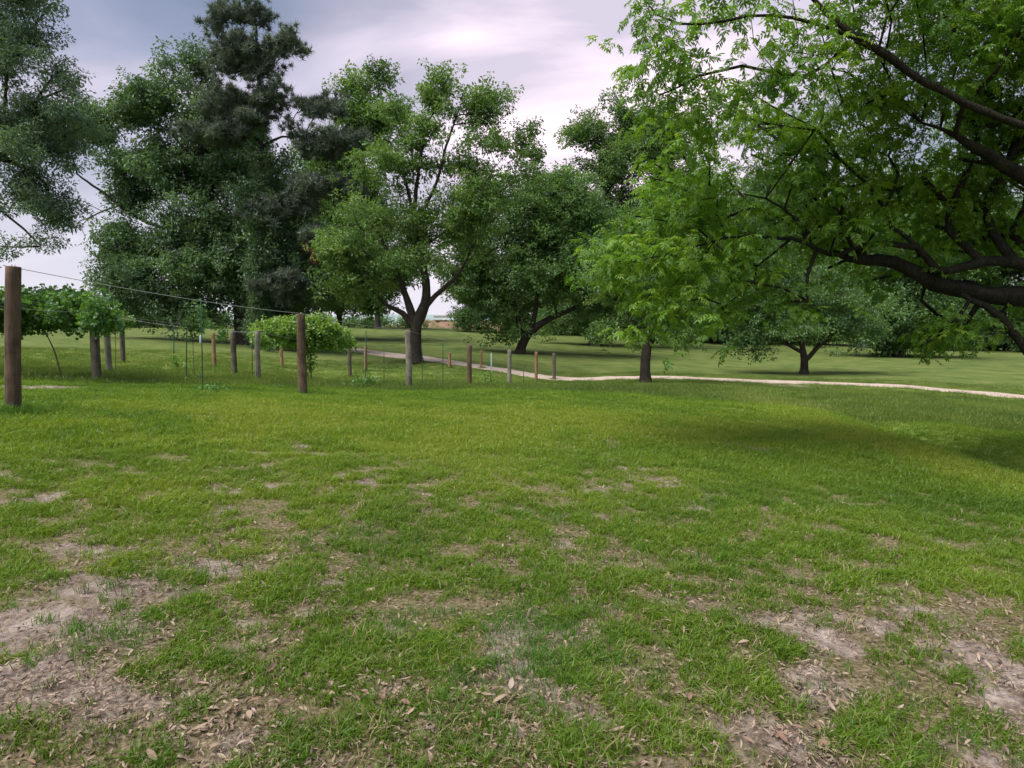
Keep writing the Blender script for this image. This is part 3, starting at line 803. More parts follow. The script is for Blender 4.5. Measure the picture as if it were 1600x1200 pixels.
# left overhanging tree
tb = G(-170, 17)
make_tree('overhanging_tree', 'grey green tree leaning in at the left edge above the grapevines', 'tree', tb, .42,
          [[(tb, .4), (tb + [0.1, 0, 3], .36), (tb + [.5, 0, 6], .28), (tb + [1.0, 0, 9], .18), (tb + [1.4, 0, 12], .08)],
           limb([(-130, 300, 22), (-50, 270, 12), (20, 235, 8), (80, 195, 5)], 17), limb([(-120, 180, 18), (-60, 120, 10), (10, 80, 6)], 17)],
          lob([(10, 60, 62, 52), (60, 110, 34, 36), (30, 190, 62, 46), (70, 250, 42, 40), (20, 290, 60, 40), (60, 330, 38, 34), (35, 375, 44, 24), (95, 180, 22, 24), (15, -40, 70, 50), (-100, 100, 90, 110), (-100, 290, 90, 70), (-90, -60, 100, 70), (-230, 60, 120, 150), (-300, 250, 100, 80)], 17, dr=1.2),
          'left leaves', 'leaf_left', .5, dens=4.4, per=9, sig=.24, seed=31, fork=.4, spray_scale=.88, sag=.15, sky_gap=.46)

# pecan in the middle
make_tree('pecan_tree', 'tall open pecan with a dark forking trunk on the near side of the drive', 'tree', G(648, 44), .42,
          [limb([(649, 566, 19), (650, 530, 18), (650, 505, 18)], 44),
           limb([(650, 506, 20), (665, 470, 15), (664, 430, 12), (652, 380, 9), (648, 330, 7), (655, 260, 5), (668, 190, 3)], 44),
           limb([(656, 490, 11), (680, 462, 8), (700, 445, 6.5), (722, 420, 5), (745, 370, 3.5)], 44),
           limb([(648, 506, 14), (640, 480, 12), (630, 450, 9), (618, 420, 7), (600, 380, 5)], 44),
           limb([(645, 512, 11), (630, 490, 9), (606, 478, 6), (575, 450, 4)], 44),
           limb([(650, 350, 6), (680, 290, 5), (700, 220, 3.5), (720, 160, 2)], 44),
           limb([(646, 340, 6), (632, 280, 5), (612, 240, 3)], 44)],
          lob([(700, 150, 70, 38), (640, 180, 60, 42), (770, 180, 50, 46), (800, 255, 45, 44), (730, 240, 70, 52), (620, 250, 55, 50), (600, 330, 85, 50), (690, 330, 80, 50), (560, 390, 70, 48), (640, 405, 60, 40), (530, 440, 48, 40), (575, 440, 38, 24), (830, 250, 26, 40), (660, 135, 40, 26), (745, 290, 70, 34), (750, 360, 60, 40), (790, 320, 50, 30), (700, 395, 50, 24), (820, 210, 18, 30)], 44),
          'far leaves', 'leaf_pecan', .5, dens=1.05, per=8, sig=.52, seed=41, fork=.9, spray_scale=1.05, bark='bark', sky_gap=.485)
make_tree('sweetgum_tree', 'leafy green tree between the pine and the open pecan, small trunk left of the drive', 'tree', G(530, 70), .28,
          [limb([(530, 535, 8), (530, 490, 8), (532, 440, 7), (545, 350, 5), (560, 220, 3)], 70)],
          lob([(570, 150, 36, 40), (560, 210, 48, 40), (600, 180, 30, 30), (540, 280, 60, 45), (520, 360, 60, 45), (530, 430, 65, 40), (600, 420, 50, 40), (480, 440, 40, 34), (560, 470, 45, 20), (505, 470, 38, 20), (500, 380, 45, 40), (560, 320, 60, 50), (545, 465, 60, 16), (470, 330, 40, 50), (500, 260, 40, 40)], 70),
          'back leaves', 'leaf_pecan', .35, dens=.85, per=9, sig=.85, seed=43, fork=.5, spray_scale=1.35)
# spreading tree with leaning trunk
make_tree('leaning_tree', 'low spreading tree with a leaning forked trunk just beyond the drive', 'tree', G(812, 60), .45,
          [limb([(812, 554, 14), (818, 535, 14), (826, 520, 15)], 60),
           limb([(826, 522, 13), (842, 508, 11), (865, 495, 9), (890, 485, 7), (925, 465, 5), (950, 440, 3)], 60),
           limb([(822, 528, 9), (812, 510, 8), (806, 480, 6), (790, 440, 5)], 60),
           limb([(828, 520, 10), (836, 490, 7), (840, 450, 6), (850, 400, 4)], 60)],
          lob([(850, 330, 75, 44), (790, 300, 40, 30), (900, 320, 60, 44), (735, 400, 45, 40), (870, 400, 80, 50), (780, 370, 70, 50), (900, 370, 70, 50), (830, 420, 80, 45), (760, 440, 56, 40), (930, 430, 55, 40), (790, 485, 44, 28), (890, 455, 60, 25), (770, 518, 26, 16), (870, 300, 50, 30), (960, 470, 40, 26)], 60),
          'back leaves', 'leaf_back', .55, dens=.75, per=10, sig=.75, seed=47, fork=.6, spray_scale=1.15, sky_gap=.38)
make_tree('tall_tree', 'tall tree behind the leaning one, its airy top against the bright sky', 'tree', G(928, 76), .5,
          [limb([(928, 541, 14), (928, 500, 13), (930, 440, 11), (940, 330, 7), (960, 230, 4)], 76)],
          lob([(930, 205, 36, 34), (990, 190, 50, 40), (960, 260, 60, 46), (1050, 230, 50, 50), (930, 330, 65, 45), (1010, 320, 65, 45), (940, 410, 70, 45), (920, 480, 60, 34), (1000, 440, 60, 45), (1080, 300, 45, 50), (880, 500, 38, 20), (960, 510, 45, 18)], 76),
          'back leaves', 'leaf_pecan', .3, dens=.75, per=9, sig=.85, seed=53, fork=.4, spray_scale=1.3, bark='bark_grey', sky_gap=.38)
# bushy evergreen at the end of the bank
make_tree('bushy_cedar', 'narrow bushy cedar at the end of the reddish earth bank', 'tree', G(748, 96), .2,
          [limb([(748, 516, 6), (746, 470, 5), (744, 420, 3)], 96)],
          lob([(745, 420, 34, 30), (735, 460, 32, 28), (755, 490, 30, 22), (725, 495, 20, 18), (765, 450, 30, 30)], 96),
          'back leaves', 'leaf_back', .4, dens=.8, per=10, sig=.7, seed=59, fork=.1, spray_scale=1.2)
# young tree mid right
make_tree('young_pecan', 'mid size tree with a straight dark trunk on the near edge of the drive', 'tree', G(1009, 31), .27,
          [limb([(1009, 600, 16), (1008, 570, 15), (1010, 545, 15), (1014, 515, 12), (1018, 470, 8), (1024, 410, 5)], 31),
           limb([(1012, 545, 8), (1020, 530, 8), (1040, 500, 6), (1075, 480, 4), (1110, 450, 3)], 31),
           limb([(1010, 530, 8), (990, 500, 6), (965, 470, 4)], 31)],
          lob([(1000, 450, 60, 36), (1060, 470, 55, 34), (950, 440, 40, 30), (1020, 390, 70, 40), (1090, 420, 55, 40), (1000, 520, 34, 16), (1075, 515, 40, 18), (960, 510, 26, 20), (1040, 340, 50, 36)], 31),
          'light leaves', 'leaf_pecan', .45, dens=2.1, per=9, sig=.36, seed=61, fork=.5, spray_scale=.95)
make_tree('small_round_tree', 'small dark round tree with a short forked trunk standing just beyond the drive', 'tree', G(1256, 45.5), .25,
          [limb([(1256, 586, 12), (1257, 565, 11), (1253, 540, 9), (1245, 500, 6), (1240, 450, 4)], 45.5),
           limb([(1258, 566, 8), (1275, 545, 7), (1300, 525, 5), (1335, 500, 3)], 45.5),
           limb([(1252, 552, 7), (1235, 540, 5), (1200, 530, 3)], 45.5)],
          lob([(1240, 430, 85, 45), (1180, 480, 60, 35), (1300, 480, 75, 40), (1250, 510, 90, 26), (1190, 525, 45, 18), (1340, 520, 45, 20), (1170, 545, 24, 10)], 45.5),
          'light leaves', 'leaf_back', .45, dens=1.4, per=10, sig=.5, seed=67, fork=.4, spray_scale=1.15)
bk = [(860, 530, 104, 10, [(850, 430, 60, 60), (810, 480, 50, 40), (900, 460, 60, 50), (870, 500, 60, 24)], 'deep green tree at the far lawn edge right behind the leaning tree'),
      (960, 536, 102, 10, [(960, 380, 70, 70), (920, 470, 60, 50), (1000, 470, 60, 50), (960, 510, 60, 20)], 'deep green tree at the far lawn edge right of the tall tree'),
      (1210, 540, 104, 10, [(1210, 340, 80, 80), (1170, 450, 60, 60), (1250, 450, 60, 60), (1210, 515, 70, 22)], 'tall deep green tree on the far lawn edge left of the small round tree'),
      (1440, 550, 98, 10, [(1440, 340, 90, 80), (1390, 450, 60, 60), (1490, 450, 60, 60), (1440, 520, 80, 22)], 'tall deep green tree on the far lawn edge behind the thick trunked tree'),
      (1402, 558, 66, 13, [(1400, 440, 80, 60), (1350, 500, 60, 36), (1450, 500, 60, 34), (1400, 525, 50, 16), (1400, 370, 60, 45)], 'dark tree with a thick trunk standing in the right hand lawn beyond the drive'),
      (1130, 540, 92, 10, [(1130, 380, 80, 60), (1090, 460, 60, 50), (1180, 470, 60, 50), (1120, 515, 60, 22), (1180, 350, 60, 40)], 'deep green tree closing the lawn behind the young pecan'),
      (1010, 535, 100, 10, [(1010, 420, 60, 60), (980, 490, 50, 34), (1050, 490, 50, 34), (1040, 380, 50, 40)], 'deep green tree at the far lawn edge left of the young pecan trunk'),
      (1285, 540, 96, 10, [(1290, 360, 80, 60), (1240, 450, 60, 50), (1340, 450, 60, 50), (1290, 510, 80, 28)], 'deep green tree at the far lawn edge behind the small round tree'),
      (1520, 550, 88, 12, [(1510, 370, 90, 70), (1470, 470, 60, 50), (1560, 470, 70, 50), (1510, 520, 90, 24), (1590, 400, 50, 60)], 'deep green tree at the far lawn edge under the great limb'),
      (1680, 552, 84, 12, [(1680, 360, 100, 80), (1640, 480, 70, 50), (1740, 480, 70, 50), (1620, 525, 50, 20)], 'deep green tree at the far lawn edge by the right border')]
for i, (px, py, Y, w, lb, lab) in enumerate(bk):
    make_tree('shade_tree', lab, 'tree', G(px, Y), w * .5 * Y / F,
              [limb([(px, py, w), (px, py - 45, w * .85), (px + 4, py - 110, w * .6), (px, py - 170, w * .35)], Y)], lob(lb, Y), 'back leaves', 'leaf_back',
              .3, 'dark trees closing the far side of the lawn', dens=.7, per=9, sig=.95, seed=70 + i, fork=.4, spray_scale=1.55, sky_gap=.3)
make_tree('field_tree', 'grey trunked tree on the crest behind the open pecan', 'tree', G(590, 97), .45,
          [limb([(590, 514, 9), (590, 490, 8), (588, 450, 6), (585, 380, 4)], 97)], lob([(590, 400, 60, 50), (560, 440, 50, 36), (625, 400, 40, 40), (600, 350, 40, 40)], 97),
          'back leaves', 'leaf_back', .35, dens=.5, per=8, sig=.9, seed=91, fork=.5, spray_scale=1.4, bark='bark_grey')

# ------------------------------------------------------------------ great near tree on the right
D = 10.0
tb = G(1905, 11)
FG_L = [[(tb, .5), (P(1900, 600, 11), .42), (P(1880, 500, 11), .38), (P(1850, 400, 10.8), .33), (P(1820, 250, 10.5), .26), (P(1800, 80, 10), .2), (P(1780, -120, 9.5), .13), (P(1720, -350, 9), .06)],
        limb([(1878, 500, 34), (1750, 478, 32), (1670, 468, 30), (1600, 465, 29), (1540, 460, 26), (1490, 450, 26), (1447, 434, 24), (1415, 418, 21), (1381, 407, 19), (1345, 406, 15), (1325, 405, 8)], D),
        limb([(1750, 440, 22), (1670, 415, 20), (1600, 413, 19), (1560, 408, 17), (1530, 411, 15), (1495, 420, 13), (1469, 426, 12), (1450, 405, 11), (1438, 390, 10), (1403, 382, 9), (1370, 381, 8), (1337, 387, 8), (1307, 400, 7, -.1), (1285, 392, 6.5, -.2), (1263, 381, 6, -.3), (1206, 370, 5, -.5), (1162, 369, 4, -.7), (1110, 376, 3.4, -.9), (1075, 389, 2.6, -1), (1030, 402, 2, -1.1), (996, 411, 1.5, -1.2)], D - .2),
        limb([(1438, 390, 8), (1425, 376, 7), (1402, 362, 6.5), (1386, 346, 6), (1382, 324, 5.5), (1393, 303, 5), (1403, 285, 4.5), (1400, 265, 4), (1386, 245, 3)], D - .2),
        limb([(1266, 382, 5), (1258, 364, 5), (1250, 350, 4.5), (1224, 326, 4), (1197, 308, 3), (1162, 302, 2)], D - .6),
        limb([(1297, 392, 4), (1297, 372, 4), (1312, 362, 3.5), (1335, 358, 2.5)], D - .4),
        limb([(1332, 360, 3.5), (1318, 340, 3.5), (1302, 320, 3), (1275, 312, 2.5)], D - .4),
        limb([(1840, 330, 26), (1700, 300, 24), (1640, 290, 23), (1600, 276, 22), (1574, 262, 19), (1534, 238, 15), (1504, 219, 11), (1486, 205, 7), (1440, 190, 4)], D - .8),
        limb([(1810, 160, 16), (1650, 205, 11), (1550, 180, 11), (1470, 142, 11), (1412, 107, 11), (1372, 79, 12), (1329, 52, 10), (1294, 17, 8), (1272, -5, 7), (1230, -50, 4)], D - 2),
        limb([(1340, 58, 8), (1316, 52, 7), (1284, 40, 6.5), (1250, 31, 6), (1184, 24, 5), (1119, 35, 4.5), (1066, 37, 4), (1022, 17, 3), (1005, -4, 2)], D - 2.2),
        limb([(1345, 66, 5), (1320, 75, 4.5), (1290, 100, 5), (1281, 112, 5), (1241, 118, 5), (1206, 114, 5), (1171, 103, 4.5), (1119, 112, 4), (1075, 127, 3), (1031, 149, 2)], D - 2),
        limb([(1372, 79, 5), (1368, 55, 5), (1380, 32, 4), (1410, 8, 3), (1420, -20, 2)], D - 2),
        limb([(1492, 455, 8), (1520, 470, 9), (1542, 480, 10), (1562, 495, 12), (1575, 508, 13), (1590, 528, 13), (1605, 552, 12), (1625, 580, 8), (1640, 600, 5)], D - .1),
        limb([(1447, 438, 6), (1440, 470, 5), (1470, 495, 5), (1500, 510, 4), (1520, 520, 2)], D + .4),
        limb([(1275, 200, 3), (1230, 178, 2.5), (1180, 150, 2)], D - 1)]
FG_B = [(1080, 40, 110, 40, -2), (1010, 90, 45, 60, -2), (1060, 150, 70, 36, -1.8), (1230, 50, 110, 50, -2), (1380, 50, 100, 50, -1.5), (1520, 50, 110, 70, -1), (1180, 130, 100, 40, -1.8), (1250, -70, 200, 60, -2), (1450, -90, 200, 80, -1),
        (1650, 50, 140, 120, -.5), (1320, 150, 90, 50, -1), (1440, 160, 90, 50, -.8), (1560, 160, 90, 60, 0), (1120, 210, 80, 40, -.5), (1220, 215, 90, 42, 0), (1350, 230, 90, 44, 0), (1480, 270, 80, 45, .6), (1590, 340, 70, 50, .8),
        (1070, 270, 55, 40, .3), (1160, 290, 80, 38, 0), (1270, 290, 80, 40, .2), (1390, 310, 90, 45, .5), (1060, 340, 70, 36, -.5), (1150, 360, 80, 36, -.5), (1260, 350, 80, 34, 0), (1350, 360, 70, 36, .2), (1480, 360, 90, 45, .7), (1590, 210, 80, 70, .5),
        (1000, 385, 62, 38, -1), (945, 405, 36, 30, -1), (1070, 420, 90, 32, -.9), (1180, 425, 90, 34, -.5), (1300, 440, 80, 30, 0), (1010, 460, 50, 26, -1), (1020, 505, 44, 26, -1.1), (1100, 470, 70, 24, -.9), (1220, 480, 80, 22, -.3), (1340, 480, 60, 24, .2),
        (1455, 505, 55, 24, .3), (1500, 530, 36, 14, .3), (1410, 420, 60, 34, .4), (1540, 500, 50, 24, .6), (1600, 480, 50, 40, 1), (1720, 300, 120, 120, 1), (1800, 100, 150, 150, 0), (1760, 480, 90, 60, 1), (1950, 250, 150, 160, 1), (2050, 50, 160, 150, 0), (1900, -150, 200, 120, 0), (1600, -200, 180, 90, 0)]
make_tree('great_pecan', 'great near tree whose thick dark limbs reach in from the right under bright green leaves', 'tree', tb, .5, FG_L, lob(FG_B, D, dr=1.0),
          'pecan leaves', 'leaf_near', .5, dens=12, per=7, sig=.22, seed=101, fork=.9, spray_scale=.66, hero=True, bark='bark_near', tipmin=.004, sag=.1, sky_gap=.37, shell=.45)

# ------------------------------------------------------------------ far things
def build_bank():
    r = np.random.default_rng(9); V = []; Fc = []
    n = 60; prof = [(-5, -.6), (-3.2, .35), (-1.6, 1.1), (0, 1.5), (2, 1.5), (5, .3), (7, -1)]
    x0 = P(560, 500, 112)[0]; x1 = P(790, 500, 112)[0]
    z0 = P(650, 512, 112)[2] - .3
    for i in range(n):
        u = i / (n - 1); x = x0 + (x1 - x0) * u; s = min(1, u * 2.2) * (1 - .25 * u)
        for (dy, h) in prof: V.append((x, 112 + dy + r.normal(0, .15), z0 - 1.2 + (h + 1.2) * (.35 + .75 * s) + r.normal(0, .09)))
    k = len(prof)
    Fc = [(i * k + j, (i + 1) * k + j, (i + 1) * k + j + 1, i * k + j + 1) for i in range(n - 1) for j in range(k - 1)]
    m, t, out = new_mat('reddish clay bank')
    tcn = N(t, 'ShaderNodeTexCoord'); a = noise(t, tcn.outputs['Object'], .9, 5, .65); b = noise(t, tcn.outputs['Object'], 5, 4)
    col = ramp(t, math_node(t, 'ADD', math_node(t, 'MULTIPLY', a, .6), math_node(t, 'MULTIPLY', b, .4)), [(.40, (.08, .12, .04)), (.5, (.20, .13, .09)), (.65, (.33, .20, .16))])
    bsdf(t, out, col, .95, .1, bump(t, b, .6, .1))
    o = mesh_obj('earth_bank', V, Fc, m); tag(o, 'low reddish earth bank on the crest behind the lawn', None, None, 'structure')
    # low pale slab on the bank
    c = P(694, 495, 112); w, d, h = 1.6, .9, .32
    vs = [(c[0] + sx * w, c[1] + sy * d, c[2] + sz * h) for sz in (-.5, .5) for sy in (-1, 1) for sx in (-1, 1)]
    vs += [(c[0] + .5 + sx * .3, c[1] + sy * .3, c[2] + .16 + sz * .3) for sz in (0, .8) for sy in (-1, 1) for sx in (-1, 1)]
    q = [(0, 1, 3, 2), (4, 6, 7, 5), (0, 4, 5, 1), (2, 3, 7, 6), (0, 2, 6, 4), (1, 5, 7, 3)]
    o = mesh_obj('concrete_block', vs, q + [tuple(a + 8 for a in f) for f in q], M['concrete'], smooth=False)
    tag(o, 'pale low concrete block lying on top of the far earth bank', 'block')
build_bank()
def build_hills():
    V = []; Fc = []; n = 90
    for i in range(n):
        a = math.radians(-75 + 150 * i / (n - 1)); R_ = 620
        h = 3.5 + 3.5 * float(fbm(np.array([i * .16]), np.array([2.0]), 7, 4)[0]) + 1.2 * float(vnoise(np.array([i * 1.3]), np.array([5.]), 8)[0])
        V += [(R_ * math.sin(a), R_ * math.cos(a), -6), (R_ * 1.01 * math.sin(a), R_ * 1.01 * math.cos(a), h), (R_ * 1.2 * math.sin(a), R_ * 1.2 * math.cos(a), -6)]
    for i in range(n - 1):
        for j in range(2): Fc.append((i * 3 + j, (i + 1) * 3 + j, (i + 1) * 3 + j + 1, i * 3 + j + 1))
    m, t, out = new_mat('far wooded ridge')
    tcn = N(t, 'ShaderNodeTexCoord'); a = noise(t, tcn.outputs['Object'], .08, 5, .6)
    bsdf(t, out, ramp(t, a, [(.35, (.20, .26, .26)), (.65, (.30, .36, .36))]), 1, .05)  # misty pale blue of distance painted into the ridge colour
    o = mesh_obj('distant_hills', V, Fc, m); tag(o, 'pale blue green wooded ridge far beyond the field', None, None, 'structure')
build_hills()

def bush(name, label, px, Y, lobes, key, mat, tint=.5, group=None, ss=1.2, dens=.9, per=9, sig=.7, seed=1):
    b = G(px, Y)
    make_tree(name, label, 'bush', b, .08, [[(b, .07), (b + [0, 0, .4], .06), (b + [.1, 0, .9], .04)]], lob(lobes, Y), key, mat, tint, group, dens, per, sig, seed=seed, fork=.1, spray_scale=ss, crown_name='foliage', sky_gap=.1)
gb = 'bushes along the crest at the left'
bush('field_bush', 'broad pale green bush on the crest between the grapevines and the oak', 240, 92, [(225, 492, 40, 20), (260, 485, 35, 24), (205, 505, 30, 12)], 'back leaves', 'leaf_bright', .35, gb, seed=5)
bush('field_bush', 'dark low bush on the crest left of the oak trunk', 300, 88, [(300, 495, 38, 20), (330, 505, 30, 12), (270, 508, 30, 10)], 'back leaves', 'leaf_back', .5, gb, seed=6)
bush('field_bush', 'small far bush on the crest behind the left grapevines', 120, 90, [(120, 505, 60, 12), (60, 508, 50, 10)], 'back leaves', 'leaf_back', .6, gb, seed=7)
bush('hedge', 'pale green overgrown hedge on the crest left of the earth bank', 600, 104, [(560, 506, 30, 8), (600, 505, 30, 9), (640, 506, 26, 8)], 'back leaves', 'leaf_bright', .55, None, seed=8)
bush('hedge', 'darker green clipped looking hedge on the crest behind the small vine', 545, 98, [(540, 509, 34, 6), (575, 510, 20, 5)], 'back leaves', 'leaf_back', .6, None, seed=9)
bush('far_bush', 'dark undergrowth at the far lawn edge between leaning tree and tall tree', 890, 98, [(860, 512, 40, 16), (910, 516, 40, 16), (970, 522, 40, 14)], 'back leaves', 'leaf_back', .25, 'undergrowth bushes at the far lawn edge', seed=10)
bush('far_bush', 'dark undergrowth at the far lawn edge right of the young pecan trunk', 1110, 98, [(1080, 525, 60, 14), (1150, 528, 50, 14)], 'back leaves', 'leaf_back', .2, 'undergrowth bushes at the far lawn edge', seed=12)
bush('far_bush', 'blue grey undergrowth at the far lawn edge beneath the great drooping limb', 1560, 88, [(1480, 528, 60, 16), (1560, 530, 60, 18), (1370, 530, 60, 12), (1640, 530, 60, 20)], 'back leaves', 'leaf_left', .5, 'undergrowth bushes at the far lawn edge', seed=13)

# ------------------------------------------------------------------ trellis posts
POST_ME = {}
def post_mesh(rad, h, seed):
    r = np.random.default_rng(seed); rings = 14; sides = 18; V = []; Fc = []
    ang = np.arange(sides) / sides * 2 * math.pi
    ob = 1 + .03 * np.cos(ang * 2 + r.uniform(0, 6)) + .02 * np.cos(ang * 3 + r.uniform(0, 6)) + r.normal(0, .012, sides)
    bx, by = r.normal(0, .012, 2)
    for i in range(rings):
        u = i / (rings - 1); z = -.25 + (h + .25) * u; k = rad * (1.04 - .07 * u) * (1 + r.normal(0, .006))
        c = (bx * math.sin(u * 3), by * math.sin(u * 2.5))
        for a, o in zip(ang, ob): V.append((c[0] + math.cos(a) * k * o, c[1] + math.sin(a) * k * o, z))
    for k, dz in ((.93, .008), (.5, .012)):
        for a, o in zip(ang, ob): V.append((c[0] + math.cos(a) * rad * .97 * k * o, c[1] + math.sin(a) * rad * .97 * k * o, h + dz + r.normal(0, .001)))
    V.append((c[0], c[1], h + .012))
    R2 = rings + 2
    for i in range(R2 - 1):
        for k in range(sides): a = i * sides + k; b = i * sides + (k + 1) % sides; Fc.append((a, b, b + sides, a + sides))
    o = (R2 - 1) * sides; Fc += [(o + k, o + (k + 1) % sides, len(V) - 1) for k in range(sides)]
    return V, Fc
POSTS = [  # px, py base, py top, Y, width px, material, label, lean
    (21, 643, 417, 7.9, 20.5, 'post_brown', 'thick weathered brown post, nearest of all, at the left edge of the lawn'),
    (474, 615, 491, 14.4, 13, 'post_brown', 'brown post standing in front of the bushy vine, wire stapled to its top'),
    (638, 605, 517, 20.3, 10, 'post_grey', 'grey brown post in front of the open pecan trunk'),
    (734, 602, 539, 28, 7.5, 'post_brown', 'reddish brown post standing a little right of the open pecan'),
    (796, 601, 547, 33.5, 6.5, 'post_grey', 'pale grey post in front of the leaning tree'),
    (837.5, 595, 550, 39, 5, 'post_orange', 'faded tan post next to last in the row by the drive'),
    (866, 597, 552, 41, 5.5, 'post_dark', 'dark last post of the row, right of the leaning tree trunk'),
    (152, 598, 487, 15.8, 13, 'post_dark', 'dark post holding up the left grapevines'),
    (171, 582, 492, 22, 9, 'post_grey', 'pale grey post just right of the dark vine post'),
    (192, 570, 495, 30, 7, 'post_dark', 'small dark post under the rounded end of the vine row'),
    (335.5, 574, 520, 32, 5.5, 'post_orange', 'thin orange tan post left of the oak trunk'),
    (366.5, 584, 516, 26.8, 8.5, 'post_dark', 'grey dark post in front of the oak trunk'),
    (404.5, 595, 517, 22.9, 8.5, 'post_grey', 'pale silvery post at the left end of the bushy vine'),
    (441, 574, 522, 37, 5, 'post_orange', 'orange post seen under the bushy vine'),
    (547, 594, 543, 35, 6, 'post_dark', 'dark post at the right end of the bushy vine'),
    (572, 587, 541, 39, 4.5, 'post_orange', 'thin reddish post in front of the start of the drive'),
    (521, 576, 546, 56, 3, 'post_orange', 'faint small tan post far behind the bushy vine'),
    (703, 591, 551, 42, 4.5, 'post_orange', 'orange tan post left of the reddish brown post'),
    (752, 588, 548, 44, 4.2, 'post_orange', 'thin tan post between reddish brown and pale grey posts'),
]
tops = {}
for i, (px, pb, pt, Y, w, mt, lab) in enumerate(POSTS):
    x = P(px, pb, Y)[0]; z = gz(x, Y)
    ztop = P(px, pt, Y)[2]; h = max(.9, ztop - z)
    V, Fc = post_mesh(w * .5 * Y / F, h, i + 50)
    o = mesh_obj('wooden_post', V, Fc, M[mt]); o.location = (x, Y, z)
    o.rotation_euler = (random.uniform(-.01, .01), -.045 if i == 0 else random.uniform(-.012, .012), random.uniform(0, 6) if i else 0)
    tag(o, lab, 'post', 'round wooden trellis posts')
    if i == 0: o.rotation_euler = (0, .07, 0)
    tops[i] = np.array([x, Y, z + h])
    if i < 3:   # staple and wire tie on top
        s, f = tube_mesh([(np.array([[-.02, 0, h - .004], [-.02, 0, h + .03], [.02, 0, h + .03], [.02, 0, h - .004]]), np.full(4, .004))], lambda q: 5)
        mesh_obj('staple', s, f, M['steel'], o)

def wire(a, b, sag, label, r=.0035, n=14, group='trellis wires'):
    u = np.linspace(0, 1, n)[:, None]
    pts = a * (1 - u) + b * u; pts[:, 2] -= sag * 4 * (u * (1 - u))[:, 0]
    c = pts[0].copy()
    V, Fc = tube_mesh([(pts - c, np.full(n, r))], lambda q: 5)
    o = mesh_obj('trellis_wire', V, Fc, M['wire']); o.location = tuple(c)
    tag(o, label, 'wire', group); return o
wd = np.array([0, 0, .018])
wire(tops[0] + wd, tops[1] + wd, .06, 'wire running from the thick nearest post to the post before the bushy vine', .0045, 24)
wire(tops[1] + wd, tops[2] + wd, .05, 'wire running from the post before the bushy vine to the grey brown post')
wire(tops[2] + wd, tops[3] + wd, .05, 'wire running right from the grey brown post', .003)
wire(tops[3] + wd, tops[4] + wd, .05, 'wire between the reddish brown and pale grey posts', .003)
wire(tops[7] - wd, P(366, 512, 22), .05, 'wire from the left vines to the posts in front of the oak', .0035, 20)
wire(tops[8] - wd, P(404, 520, 22.9), .10, 'lower wire from the pale vine post to the silvery post', .0035, 20)
wire(P(-60, 470, 12), tops[7] - wd, .05, 'wire inside the left grapevines')
wire(tops[12] - wd, tops[14] - wd, .05, 'wire inside the bushy vine', .0035)

# ------------------------------------------------------------------ stakes with young vines
STK = [(317, 466, 617, 13.6, 2.2, 'tall green stake reaching the wire, left of the oak trunk', -3), (291, 512, 601, 19.5, 2.0, 'green stake holding up a tuft of vine leaves', 1), (271, 511, 575, 27.5, 1.7, 'thin green stake with a small seedling at its foot', 1),
       (571, 517, 607, 19.0, 2.0, 'thin green stake with a weedy tuft at its foot near the start of the drive', 1), (600, 543, 602, 24, 1.2, 'hair thin stake left of the open pecan', 0), (692, 532, 604, 23, 1.6, 'green stake right of the open pecan', 0),
       (767, 551, 604, 25, 1.8, 'stake with a pale protective tag before the drive', 0), (818, 570, 599, 36, 1.5, 'short faint stake between the last grey and tan posts', 0), (394, 520, 592, 24, 1.4, 'thin dark stake beside the silvery post', 0),
       (660, 545, 602, 26, 1.1, 'hair thin stake between the open pecan and the reddish post', 0)]
def young(name, label, at, n, R, hgt_, key='grape leaves', ss=.5, seed=0, cat='plant'):
    r = np.random.default_rng(seed); root = empty(name, at); tag(root, label, cat)
    st = np.array([[0, 0, -.02], [.01, .0, hgt_ * .5], [0, 0.01, hgt_]]); V, Fc = tube_mesh([(st, np.array([.008, .007, .004]))], lambda q: 5)
    mesh_obj('stem', V, Fc, M['bark_vine'], root)
    t = r.random(n); p = np.c_[r.normal(0, R, (n, 2)) * (1.1 - .7 * t)[:, None], .04 + t * hgt_]
    tag_stuff(scatter('foliage', key, p, np.c_[r.normal(0, .4, (n, 2)), r.uniform(0, 6, n)], ss * r.uniform(.6, 1.2, n), np.clip(r.normal(.5, .2, n), 0, 1), M['leaf_vine' if key == 'grape leaves' else 'leaf_vine_dark'], root))
for i, (px, pt, pb, Y, w, lab, lean) in enumerate(STK):
    a = P(px, pb, Y); a[2] = gz(a[0], Y); b = P(px + lean, pt, Y)
    pts = np.array([a - [0, 0, .1], a * .5 + b * .5, b]); 
    V, Fc = tube_mesh([(pts - a, np.full(3, w * .38 * Y / F))], lambda q: 6)
    root = mesh_obj('plant_stake', V, Fc, M['stake']); root.location = tuple(a); tag(root, lab, 'stake', 'thin stakes for young vines')
    if i == 6:
        tg, tf = tube_mesh([(np.array([[.02, -.02, (b - a)[2] * .45], [.02, -.02, (b - a)[2] * .98]]), np.array([.02, .018]))], lambda q: 8)
        mesh_obj('tag', tg, tf, M['tag'], root)
    if i == 0:
        tg, tf = tube_mesh([(np.array([[.01, -.02, 1.0], [.02, -.03, 1.14]]), np.array([.022, .018]))], lambda q: 6)
        mesh_obj('tag', tg, tf, M['tag'], root)
def gp(px, Y): x = P(px, 500, Y)[0]; return np.array([x, Y, gz(x, Y)])
young('young_vine', 'tiny seedling at the foot of the thin stake behind the left lawn', gp(272, 27.3), 16, .28, .55, ss=.8, seed=1)
young('young_vine', 'low tuft of leaves by the green stake under the hanging vine leaves', gp(299, 19.3), 12, .22, .12, 'dark grape leaves', ss=.6, seed=2)
